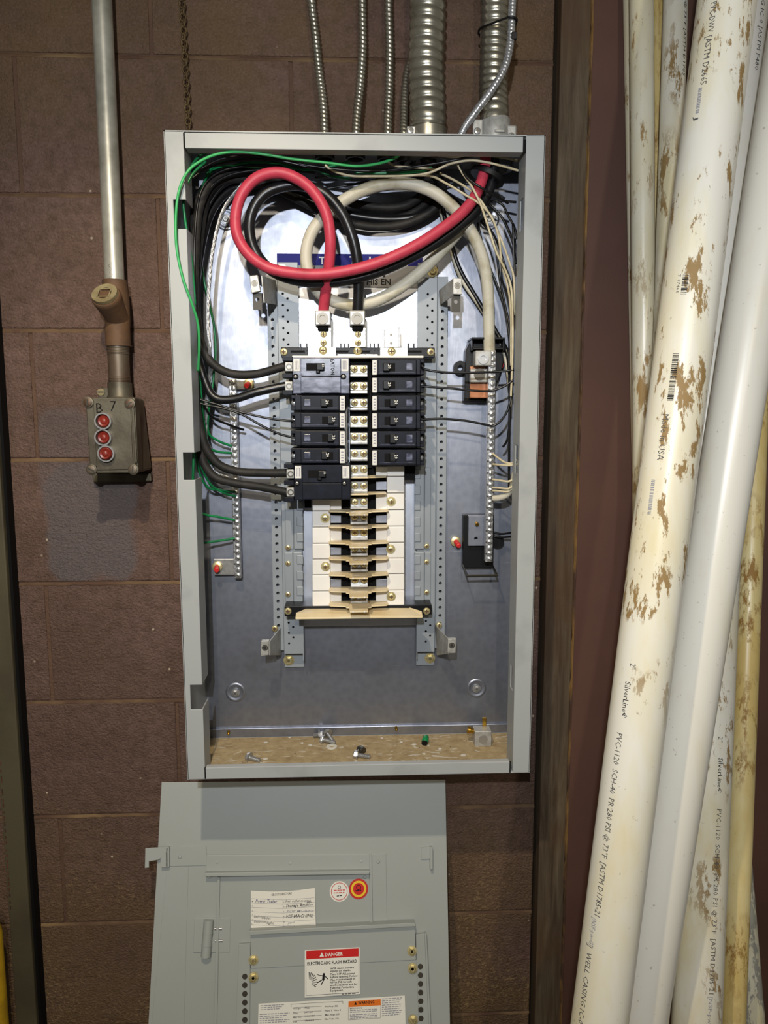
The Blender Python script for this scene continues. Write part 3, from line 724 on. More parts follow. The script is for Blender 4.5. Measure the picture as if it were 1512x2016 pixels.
# ================================================================== breakers
UX, UZ = Vector((1, 0, 0)), Vector((0, 0, 1))
YFACE = -0.116
ORD = ['first', 'second', 'third', 'fourth', 'fifth', 'sixth']
def small_breaker(side, k, y0, y1, hx, on, label):
    a, b = (573, 680) if side < 0 else (733, 836)
    c = at((a+b)/2, y1, YFACE)
    t = thing('circuit_breaker', (c.x, -0.08, c.z), label, 'breaker', 'single pole breakers')
    mb = MB(); mb.boxpx(a+7 if side < 0 else a, y0+1, b if side < 0 else b-8, y1-1, YFACE+0.004, -0.056); mb.build('body', 'breaker_black', t, bevel=0.001)
    p0, p1 = (592, 668) if side < 0 else (744, 820)
    mb = MB(); mb.boxpx(p0, y0+2, p1, y1-1, YFACE-0.0005, YFACE+0.006); fc = mb.build('face', 'breaker_black', t, bevel=0.001)
    mb = MB(); mb.boxpx(p0+4, y1-6.5, p1-4, y1-5.8, YFACE-0.0008, YFACE); mb.build('ridge', 'breaker_gloss', fc)
    q = 599 if side < 0 else 800
    mb = MB(); mb.boxpx(q, y0+9, q+12, y1-10, YFACE-0.0010, YFACE); mb.build('pad', 'breaker_gloss', fc, bevel=0.0004)
    # toggle: a well and a lever
    mb = MB(); mb.boxpx(hx-11, y0+9, hx+12, y1-8, YFACE-0.0009, YFACE+0.002); mb.build('toggle_well', 'flat_black', fc)
    s = 1 if on else -1
    if side > 0: s = -s if False else s
    lx = hx + (6 if on else -5)
    mb = MB(); mb.boxpx(lx-7, y0+8, lx+6, y1-8, YFACE-0.0085, YFACE); tg = mb.build('toggle', 'black_plastic', t, bevel=0.0012)
    pc_ = at(lx+3.2, (y0+y1)/2-5.0, YFACE-0.0088)
    text_on('rating', '20', 'label_white', tg, pc_, -UZ, UX, height=0.0042, bold=0.01)
    sa, sb = (669, 679) if side < 0 else (733, 742)
    mb = MB(); mb.boxpx(sa, y0+3, sb, y1-1, YFACE+0.0030, YFACE+0.0042); st = mb.build('sticker', 'sticker_white', t, bevel=0.0006)
    for j in range(4):
        mb = MB(); mb.boxpx(sa+2.5, y0+8+j*5.5, sb-2.5, y0+10.5+j*5.5, YFACE+0.0027, YFACE+0.0031); mb.build('fine_print', 'ink_light', st)
    # terminal end
    ta, tb = (573, 590) if side < 0 else (822, 836)
    mb = MB(); mb.boxpx(ta, y0+1, tb, y0+8, YFACE+0.006, -0.06); mb.boxpx(ta, y1-7, tb, y1-1, YFACE+0.006, -0.06); mb.boxpx(ta, y0+7, tb, y1-6, -0.085, -0.06)
    mb.build('terminal_cheeks', 'breaker_black', t, bevel=0.0008)
    cx = (579 if side < 0 else 828); p = at(cx, (y0+y1)/2, -0.088); mb = MB(); mb.lathe((p.x, -0.085, p.z), (0, -1, 0), [(0, 0.0042), (0.003, 0.0042), (0.0036, 0.003)], 12); mb.build('terminal_screw', 'steel_screw', t, smooth=True, auto=40)
    return t
LR = [(777, 809, 643, False), (811, 843, 645, True), (846, 878, 645, True), (881, 913, 644, False)]
for k, (y0, y1, hx, on) in enumerate(LR):
    small_breaker(-1, k, y0, y1, hx, on, 'black single breaker in the left column, %s below the dull double breaker' % ORD[k])
RR = [(706, 739, 766, False), (741, 774, 766, False), (777, 809, 768, True), (811, 845, 768, True), (847, 881, 768, True), (884, 917, 768, True)]
for k, (y0, y1, hx, on) in enumerate(RR):
    small_breaker(1, k, y0, y1, hx, on, 'black single breaker in the right column, %s from the top' % ORD[k])
def double_breaker(a, b, y0, y1, mat, label, gl):
    c = at((a+b)/2, y1, YFACE)
    t = thing('double_breaker', (c.x, -0.08, c.z), label, 'breaker', 'double pole breakers')
    mb = MB(); mb.boxpx(a, y0, b, y1, YFACE+0.0035, -0.056); mb.build('body', mat, t, bevel=0.001)
    p0, p1 = a+16, b-17; ym = (y0+y1)/2+2
    mb = MB(); mb.boxpx(p0, y0+1, p1, ym-1, YFACE-0.002, YFACE+0.005); f1 = mb.build('face', mat, t, bevel=0.0008)
    mb = MB(); mb.boxpx(p0, ym, p1, y1-1, YFACE-0.002, YFACE+0.005); mb.build('face', mat, t, bevel=0.0008)
    hx = a+45; hy = y0+18
    mb = MB(); mb.boxpx(hx-18, hy-7, hx+18, hy+8, YFACE-0.0024, YFACE); mb.build('toggle_well', 'flat_black', f1)
    mb = MB(); mb.boxpx(hx+2, hy-6, hx+17, hy+7, YFACE-0.010, YFACE-0.001); mb.boxpx(hx+1, hy+6, hx+9, hy+13, YFACE-0.007, YFACE-0.001); mb.build('toggle', 'black_plastic', t, bevel=0.0012)
    text_on('rating', '50', 'label_white', f1, at(hx+13, hy-5, YFACE-0.0104), -UZ, UX, height=0.003)
    for sa, sb, sy in ((a+1.5, a+14, y0+27), (b-16, b-2, y0+27)):
        mb = MB(); mb.boxpx(sa, y0+3, sb, sy, YFACE+0.0024, YFACE+0.0036); st = mb.build('sticker', 'sticker_white', t, bevel=0.0005)
        for j in range(3):
            mb = MB(); mb.boxpx(sa+2.5+j*3, y0+6, sa+4+j*3, sy-4, YFACE+0.0021, YFACE+0.0026); mb.build('fine_print', 'ink_light', st)
    for px in (a+6, b-12):
        p = at(px, ym, YFACE+0.0035); mb = MB(); mb.ring((p.x, p.y, p.z), (p.x, p.y-0.0008, p.z), 0.0042, 0.0028, 18); mb.build('screw_well', 'flat_black', t, smooth=True, auto=40)
        inst('case_screw', 'ph30', lambda q: phillips(q, 0.0026), 'steel_screw', t, (p.x, p.y-0.0002, p.z))
    # two terminals at the left end
    for ty in (y0+18, y0+56 if not gl else y0+54):
        mb = MB(); mb.boxpx(a-15, ty-9, a, ty+9, -0.098, -0.062); mb.build('terminal_clamp', 'lug_aluminium', t, bevel=0.001)
        p = at(a-7, ty, -0.098); mb = MB(); mb.ring((p.x, -0.098, p.z), (p.x, -0.0992, p.z), 0.0046, 0.003, 16); mb.build('clamp_screw', 'dark_steel', t, smooth=True, auto=40)
    for yy_ in (y0+3, y0+36, y0+69):
        mb = MB(); mb.boxpx(a-20, yy_-5, a, yy_+4, -0.100, -0.060); mb.build('terminal_wall', 'breaker_black', t, bevel=0.0008)
    return t
db = double_breaker(576, 688, 704, 775, 'breaker_gloss', 'dull blue black double breaker at the top of the left column', False)
text_on('maker_print', 'EATON', 'ink', db, at(651, 707, YFACE-0.0026), -UZ, UX, length=0.022, height=0.0052, bold=0.02)
double_breaker(579, 690, 915, 984, 'breaker_black', 'black double breaker at the bottom of the left column', True)

# ================================================================== ground bar (left) and neutral bar (right)
def terminal_bar(name, top, bot, wpx, y, label, cat, n, extra=None):
    p0, p1 = at(top[0], top[1], y), at(bot[0], bot[1], y); x = (p0.x+p1.x)/2
    b = thing(name, (x, y+0.01, p1.z), label, cat)
    wd = (at(top[0]+wpx/2, top[1], y) - at(top[0]-wpx/2, top[1], y)).length/2
    mb = MB(); mb.box(x-wd, x+wd, y, y+0.013, p1.z, p0.z); mb.build('bar', 'bare_aluminium', b, bevel=0.0012)
    for i in range(n):
        z = p0.z - (p0.z-p1.z)*(i+0.5)/n; xx = x + wd*0.18 + random.uniform(-0.0004, 0.0004)
        o = inst('clamp_screw', 'slot', lambda q: slotset(q, 0.0040), 'steel_screw', b, (xx, y, z)); o.rotation_euler = (0, random.uniform(0, 3.1), 0)
        if i % 2 == 0:
            mb = MB(); mb.lathe((x-wd*0.72, y, z), (0, -1, 0), [(0, 0.0016), (0.0004, 0.0016)], 8); mb.build('wire_hole', 'dark_steel', b)
    return b, x, wd
gb, gx, gw = terminal_bar('ground_bar', (458, 746), (467, 1139), 15, -0.030, 'silver slotted screw ground bar on the left of the back plate', 'ground bar', 33)
for px, y, c in ((492, 757, 0), (431, 1112, 1)):
    p = at(px, y, -0.006); mb = MB(); x0, x1 = sorted((gx, p.x)); mb.box(x0, x1+0.008 if not c else x1, -0.0195, -0.017, p.z-0.008, p.z+0.008); 
    if c: mb = MB(); mb.box(p.x-0.006, gx, -0.0195, -0.017, p.z-0.014, p.z+0.012)
    mb.build('mounting_tab', 'tin_plate', gb, bevel=0.0008)
    mb = MB(); mb.lathe((p.x, -0.0195, p.z), (0, -1, 0), [(0, 0.0085), (0.004, 0.0080), (0.005, 0.0055)], 16); mb.build('gold_nut', 'gold_screw', gb, smooth=True, auto=35)
    mb = MB(); mb.lathe((p.x, -0.0235, p.z), (0.1 if c else -.1, -1, -0.25), [(0, 0.0042), (0.012, 0.0042), (0.0135, 0.003)], 14); mb.build('red_cap', 'red_cap', gb, smooth=True, auto=35)
nb, nx, nw = terminal_bar('neutral_bar', (970, 690), (962, 1107), 15, -0.060, 'silver slotted screw neutral bar with copper lug on the right side', 'neutral bar', 36)
# black carriers, copper strap and lugs of the neutral bar
mb = MB(); mb.polypx([(916, 720), (917, 690), (929, 665), (994, 664), (996, 690), (990, 720), (978, 760), (972, 790), (914, 790)], -0.030, -0.006); ca = mb.build('carrier', 'black_plastic', nb, bevel=0.001)
mb = MB(); mb.boxpx(929, 664, 994, 668, -0.058, -0.012); mb.boxpx(929, 684, 992, 688, -0.05, -0.012); mb.boxpx(929, 664, 932, 690, -0.050, -0.012); mb.boxpx(990, 664, 994, 690, -0.05, -0.012); mb.build('carrier_cage', 'black_plastic', nb, bevel=0.0006)
c = at(906, 724, -0.022); mb = MB(); mb.ring((c.x, -0.012, c.z), (c.x, -0.024, c.z), 0.0105, 0.0045, 22); mb.build('carrier_ear', 'black_plastic', nb, smooth=True, auto=40)
mb = MB(); mb.boxpx(925, 721, 961, 784, -0.040, -0.034); mb.build('copper_strap', 'copper', nb, bevel=0.001)
mb = MB(); mb.boxpx(936, 690, 968, 720, -0.066, -0.038); nlug = mb.build('lug', 'lug_aluminium', nb, bevel=0.0014)
c = at(951, 706, -0.066); mb = MB(); mb.ring((c.x, -0.066, c.z), (c.x, -0.0685, c.z), 0.0082, 0.0042, 22); mb.lathe((c.x, -0.0655, c.z), (0, -1, 0), [(0, .0042), (.001, .0042)], 14); mb.build('lug_screw', 'steel_screw', nlug, smooth=True, auto=40)
mb = MB(); mb.boxpx(926, 726, 959, 753, -0.052, -0.040); l2 = mb.build('lug', 'lug_aluminium', nb, bevel=0.0014)
c = at(944, 737, -0.052); mb = MB(); mb.ring((c.x, -0.052, c.z), (c.x, -0.0545, c.z), 0.0086, 0.0044, 22); mb.lathe((c.x, -0.0515, c.z), (0, -1, 0), [(0, .0044), (.001, .0044)], 14); mb.build('lug_screw', 'dark_steel', l2, smooth=True, auto=40)
c = at(982, 717, -0.03); mb = MB(); mb.lathe((c.x, -0.012, c.z), (0, -1, 0), [(0, 0.0085), (0.014, 0.0085), (0.016, 0.006)], 18); mb.build('red_cap', 'red_cap', nb, smooth=True, auto=40)
mb = MB(); mb.boxpx(912, 1014, 972, 1118, -0.024, -0.006); mb.build('carrier', 'black_plastic', nb, bevel=0.001)
mb = MB(); mb.boxpx(922, 1015, 958, 1075, -0.034, -0.024); sp = mb.build('spacer_plate', 'galvanized_steel', nb, bevel=0.0008)
for px, y, g_ in ((938, 1030, 1), (937, 1060, 0)):
    c = at(px, y, -0.034); mb = MB(); mb.lathe((c.x, -0.034, c.z), (0.1, -1, -0.3), [(0, 0.0030), (0.006 if g_ else 0.0004, 0.0030)], 12); mb.build('pin' if g_ else 'hole', 'brass' if g_ else 'flat_black', sp, smooth=True, auto=40)
c = at(897, 1066, -0.008); mb = MB(); mb.lathe((c.x, -0.006, c.z), (0, -1, 0), [(0, 0.0085), (0.005, 0.008), (0.006, 0.005)], 16); mb.build('gold_nut', 'gold_screw', nb, smooth=True, auto=35)
mb = MB(); mb.lathe((c.x, -0.010, c.z), (0.25, -1, -0.35), [(0, 0.0042), (0.014, 0.0042), (0.0155, 0.003)], 14); mb.build('red_cap', 'red_cap', nb, smooth=True, auto=35)
c = at(980, 1066, -0.02); mb = MB(); mb.lathe((c.x, -0.008, c.z), (0, -1, 0), [(0, 0.010), (0.014, 0.010)], 20); mb.build('carrier_ear', 'black_plastic', nb, smooth=True, auto=40)
# open frame below the lower carrier
fr = [at(911, 1112, -0.020), at(970, 1114, -0.020), at(979, 1133, -0.058), at(920, 1134, -0.058)]
mb = MB(); mb.tube(fr + [fr[0], fr[1]], 0.0022, 6); mb.build('wire_frame', 'dark_steel', nb)

# ================================================================== cables and wires
def wire(name, pts, r, mat, label, cat='wire', n=8, group=None, sub=8):
    mb = MB(); mb.tube(spline(pxs(pts), sub), r, n); return tag(mb.build(name, mat, smooth=True), label, cat, group)
HUBR = (966, 338, -0.095)
red = thing('power_cable', at(640, 600, -0.08), 'thick red power cable looping across the top of the panel', 'cable')
mb = MB(); mb.tube(spline(pxs([(636, 640, -.074), (637, 610, -.078), (641, 575, -.088), (648, 520, -.108), (650, 465, -.118), (640, 415, -.120), (612, 372, -.118), (575, 347, -.116), (540, 340, -.115), (503, 352, -.113), (476, 383, -.112), (464, 425, -.112), (468, 466, -.113), (492, 503, -.114), (530, 528, -.115), (580, 538, -.116), (632, 540, -.117), (690, 532, -.118), (750, 515, -.118), (810, 488, -.117), (862, 456, -.114), (908, 420, -.110), (935, 387, -.105), (950, 350, -.098), (955, 325, -.095), (956, 300, -.094)]), 10), 0.0078, 18); mb.build('insulation', 'cable_red', red, smooth=True)
p = pxs([(957, 335, -0.0965), (967, 312, -0.094)])
blk = thing('power_cable', at(704, 600, -0.08), 'thick black power cable looping behind the red one', 'cable')
mb = MB(); mb.tube(spline(pxs([(704, 640, -.074), (704, 610, -.078), (706, 570, -.084), (703, 510, -.092), (692, 462, -.096), (672, 418, -.097), (640, 382, -.097), (600, 366, -.096), (560, 366, -.095), (523, 380, -.094), (500, 408, -.093), (491, 445, -.092), (498, 486, -.092), (522, 522, -.092), (560, 545, -.093), (620, 556, -.094), (690, 550, -.095), (750, 533, -.096), (812, 505, -.096), (868, 472, -.095), (915, 436, -.092), (948, 402, -.088), (966, 365, -.084), (972, 330, -.082), (973, 300, -.082)]), 10), 0.0078, 18); mb.build('insulation', 'cable_black', blk, smooth=True)
wht = thing('power_cable', at(962, 700, -0.05), 'thick dirty white neutral cable looping down to the neutral lug', 'cable')
mb = MB(); mb.tube(spline(pxs([(964, 700, -.052), (963, 670, -.054), (962, 620, -.058), (960, 565, -.064), (951, 510, -.070), (934, 468, -.075), (908, 427, -.078), (876, 394, -.080), (840, 372, -.080), (795, 361, -.079), (745, 365, -.078), (695, 384, -.077), (650, 415, -.076), (617, 452, -.074), (603, 495, -.072), (608, 540, -.070), (630, 577, -.069), (668, 597, -.068), (708, 600, -.067), (748, 589, -.066), (795, 561, -.066), (840, 524, -.066), (880, 482, -.066), (915, 440, -.068), (942, 398, -.070), (958, 350, -.070), (962, 300, -.070)]), 10), 0.0088, 18); mb.build('insulation', 'cable_white', wht, smooth=True)
# black wrap around the three cables at the hub
a, b = at(905, 425, -.088), at(968, 350, -.083)
mb = MB(); mb.tube([at(958, 352, -.085), at(962, 343, -.085)], 0.0255, 20); 
tag(mb.build('tape_wrap', 'nylon_black', smooth=True, auto=40), 'black tape wrap around the power cables below the large conduit entry', 'tape')

# four black feeders from the big flexible conduit, down the left side to the double breakers
FD = [
 ('black feeder cable to the upper clamp of the top left double breaker', [(838, 300, -.080), (846, 330, -.078), (872, 368, -.050), (858, 408, -.040), (800, 440, -.034), (725, 446, -.034), (650, 424, -.036), (585, 392, -.040), (520, 362, -.046), (455, 352, -.062), (414, 374, -.074), (398, 430, -.080), (386, 540, -.084), (389, 640, -.088), (408, 702, -.090), (446, 733, -.090), (500, 737, -.088), (558, 722, -.084), (570, 722, -.083)]),
 ('black feeder cable to the lower clamp of the top left double breaker', [(846, 300, -.070), (854, 330, -.068), (868, 380, -.044), (840, 418, -.028), (780, 432, -.022), (700, 425, -.022), (620, 400, -.024), (540, 368, -.030), (470, 368, -.040), (430, 395, -.050), (404, 450, -.060), (386, 560, -.068), (387, 680, -.076), (402, 745, -.082), (422, 782, -.086), (458, 786, -.087), (505, 772, -.087), (560, 760, -.084), (570, 760, -.083)]),
 ('black feeder cable to the upper clamp of the bottom left double breaker', [(832, 300, -.070), (838, 330, -.066), (840, 370, -.050), (800, 404, -.034), (740, 408, -.030), (660, 392, -.032), (570, 362, -.040), (490, 340, -.060), (430, 348, -.080), (398, 390, -.094), (386, 460, -.098), (382, 600, -.098), (384, 760, -.096), (398, 860, -.092), (426, 910, -.088), (468, 928, -.086), (520, 931, -.085), (560, 931, -.083), (572, 931, -.083)]),
 ('black feeder cable to the lower clamp of the bottom left double breaker', [(842, 300, -.064), (846, 340, -.058), (846, 390, -.036), (800, 424, -.020), (730, 438, -.016), (640, 412, -.016), (560, 378, -.018), (480, 350, -.030), (420, 356, -.050), (388, 400, -.070), (380, 480, -.080), (380, 640, -.086), (382, 800, -.088), (394, 890, -.087), (418, 935, -.086), (456, 950, -.085), (510, 958, -.084), (562, 968, -.083), (574, 968, -.083)]),
]
for i, (l, p) in enumerate(FD):
    mb = MB(); mb.tube(spline(pxs(p), 10), 0.0062, 14); tag(mb.build('feeder_cable', 'cable_black_dusty' if i != 1 else 'cable_black', smooth=True), l, 'cable', 'black feeder cables')
# stranded aluminium conductor on the left
mb = MB(); base = spline(pxs([(478, 362, -.060), (446, 402, -.070), (429, 445, -.080), (417, 505, -.088), (411, 570, -.092), (409, 630, -.094), (413, 690, -.094), (413, 740, -.070), (406, 800, -.062), (406, 880, -.050), (418, 925, -.042), (452, 942, -.034)]), 12)
st = thing('stranded_conductor', at(452, 942, -0.03), 'bare twisted aluminium conductor hanging on the left of the panel', 'wire')
for k in range(5):
    mb = MB(); L = []
    for i, q in enumerate(base):
        an = i*0.42+k*1.2566; d = (base[min(i+1, len(base)-1)]-base[max(i-1, 0)]).normalized(); u = d.cross(Vector((0, 1, 0))).normalized(); v2 = d.cross(u)
        L.append(q+(u*math.cos(an)+v2*math.sin(an))*0.0017)
    mb.tube(L, 0.00125, 6); mb.build('strand', 'bare_aluminium', st, smooth=True)
# green ground wires
G = [
 ('wire_green_bright', 'bright green ground wire arching in front of the left flange', [(792, 300, -.110), (778, 311, -.112), (745, 322, -.118), (700, 327, -.124), (640, 320, -.130), (575, 313, -.134), (520, 304, -.138), (470, 299, -.142), (430, 303, -.147), (395, 317, -.153), (368, 340, -.158), (352, 378, -.160), (346, 430, -.160), (348, 490, -.160), (360, 548, -.158), (378, 598, -.152), (390, 640, -.140), (392, 690, -.128), (390, 730, -.110)]),
 ('wire_green', 'dark green wire starting in the upper left corner', [(372, 340, -.115), (380, 322, -.115), (400, 303, -.110), (440, 296, -.100), (520, 294, -.090)]),
 ('wire_green', 'green wire seen through the upper left slot in the flange', [(405, 318, -.120), (378, 345, -.128), (362, 385, -.130), (364, 430, -.128), (371, 470, -.124), (378, 520, -.120), (384, 600, -.110)]),
 ('wire_green', 'green wire along the left side to the third row of the ground bar', [(640, 330, -.060), (540, 323, -.064), (450, 318, -.070), (410, 340, -.080), (395, 400, -.085), (396, 470, -.060), (398, 530, -.045), (410, 590, -.042), (421, 640, -.042), (424, 690, -.046), (420, 745, -.055), (412, 800, -.06), (410, 850, -.052), (430, 868, -.044), (456, 878, -.036)]),
 ('wire_green', 'green wire to the middle of the ground bar', [(600, 335, -.055), (500, 330, -.060), (440, 328, -.07), (405, 352, -.085), (392, 430, -.09), (388, 600, -.095), (396, 780, -.08), (408, 870, -.06), (424, 888, -.048), (456, 892, -.036)]),
 ('wire_green', 'green wire curving to the ground bar beside the lower double breaker', [(580, 325, -.050), (470, 326, -.055), (400, 370, -.08), (386, 500, -.085), (386, 700, -.085), (392, 830, -.075), (402, 893, -.06), (425, 917, -.048), (458, 922, -.036)]),
 ('wire_green', 'green wire bending low under the feeders to the ground bar', [(560, 318, -.045), (440, 335, -.06), (392, 390, -.078), (382, 560, -.08), (384, 800, -.078), (392, 900, -.066), (412, 950, -.052), (440, 970, -.042), (464, 977, -.036)]),
 ('wire_green', 'second green wire bending low under the feeders to the ground bar', [(540, 330, -.04), (430, 345, -.055), (388, 410, -.072), (380, 600, -.075), (382, 830, -.074), (390, 920, -.06), (408, 958, -.05), (436, 965, -.042), (464, 968, -.036)]),
 ('wire_green', 'short straight green wire to the lower third of the ground bar', [(384, 1004, -.060), (404, 1013, -.052), (432, 1018, -.044), (462, 1024, -.036)]),
 ('wire_green', 'short rising green wire to the lowest used screw of the ground bar', [(382, 1074, -.060), (402, 1069, -.052), (430, 1065, -.044), (462, 1060, -.036)]),
 ('wire_green', 'green wire tucked behind the left flange', [(386, 700, -.100), (383, 800, -.104), (381, 900, -.106), (380, 960, -.102), (384, 1004, -.060)]),
 ('wire_green', 'green wire among the black wires at the top centre', [(690, 318, -.090), (640, 330, -.085), (600, 334, -.080), (560, 326, -.075), (500, 318, -.07), (450, 330, -.065)]),
 ('wire_green', 'green wire running to the right under the roof', [(700, 340, -.085), (745, 341, -.086), (790, 340, -.088), (830, 337, -.088), (850, 330, -.085)]),
 ('wire_green', 'green wire end slanting down behind the red loop top', [(598, 322, -.075), (625, 334, -.07), (652, 347, -.066), (690, 352, -.06)]),
]
for mt, l, p in G: wire('ground_wire', p, 0.0019, mt, l, 'wire', 7, 'green ground wires')
# cream neutral wires
W = [
 ('long cream wire sagging under the roof and leaving at the right', [(640, 325, -.095), (655, 336, -.095), (690, 346, -.098), (740, 347, -.100), (800, 346, -.104), (845, 340, -.110), (885, 323, -.116), (925, 316, -.120), (960, 320, -.122), (1000, 330, -.122), (1020, 336, -.118)]),
 ('cream wire close under the roof at the right', [(830, 296, -.090), (860, 305, -.092), (900, 309, -.095), (960, 307, -.1), (1000, 312, -.1), (1020, 317, -.095)]),
 ('cream wire in the right bundle, foremost of three', [(900, 322, -.105), (910, 340, -.112), (928, 366, -.116), (946, 402, -.118), (962, 450, -.118), (978, 498, -.116), (994, 530, -.112), (1006, 566, -.108), (1009, 620, -.104), (1009, 700, -.100), (1005, 800, -.09)]),
 ('cream wire in the right bundle, middle of three', [(790, 346, -.085), (845, 346, -.095), (880, 362, -.105), (915, 383, -.112), (945, 402, -.114), (968, 428, -.112), (982, 468, -.108), (988, 520, -.104), (1000, 566, -.1), (1006, 620, -.096), (1006, 720, -.09)]),
 ('cream wire in the right bundle, nearest the flange', [(866, 341, -.085), (900, 358, -.095), (930, 378, -.105), (950, 400, -.108), (972, 438, -.106), (990, 480, -.102), (1004, 520, -.098), (1012, 552, -.094), (1013, 620, -.09)]),
 ('short cream wire among the green ones under the roof', [(762, 318, -.080), (780, 327, -.085), (820, 330, -.088), (860, 334, -.09)]),
 ('cream neutral wire joining the bar highest', [(1018, 905, -.105), (1008, 912, -.098), (996, 911, -.090), (984, 904, -.080), (970, 893, -.068)]),
 ('cream neutral wire joining the bar second highest', [(1020, 913, -.105), (1008, 916, -.098), (992, 916, -.088), (970, 914, -.068)]),
 ('cream neutral wire joining the bar in the middle', [(1010, 944, -.095), (1000, 948, -.092), (985, 946, -.082), (970, 944, -.068)]),
 ('cream neutral wire joining the bar second lowest', [(1012, 955, -.095), (1001, 962, -.092), (985, 961, -.082), (970, 960, -.068)]),
 ('cream neutral wire joining the bar third lowest', [(1010, 962, -.090), (998, 968, -.088), (985, 967, -.080), (970, 966, -.068)]),
]
for l, p in W: wire('neutral_wire', p, 0.0017, 'wire_cream', l, 'wire', 7, 'cream neutral wires')
wire('neutral_wire', [(1014, 930, -.085), (1008, 960, -.085), (998, 974, -.080), (984, 980, -.072), (972, 981, -.064)], 0.0048, 'cable_white', 'stout off white wire bending into the lowest part of the neutral bar', 'wire', 10)
# grey branch cables on the right behind the white neutral cable
wire('branch_cable', [(866, 372, -.035), (874, 420, -.030), (886, 470, -.025), (905, 530, -.022), (940, 590, -.022), (975, 650, -.026), (1000, 700, -.04), (1006, 780, -.06)], 0.0035, 'cable_black', 'black branch cable passing behind the white neutral cable', 'cable')
wire('branch_cable', [(858, 372, -.030), (872, 430, -.026), (888, 490, -.022), (908, 548, -.020), (940, 596, -.020), (968, 640, -.022), (992, 690, -.032), (1004, 760, -.05)], 0.0034, 'cable_white', 'pale grey branch cable passing behind the white neutral cable', 'cable')
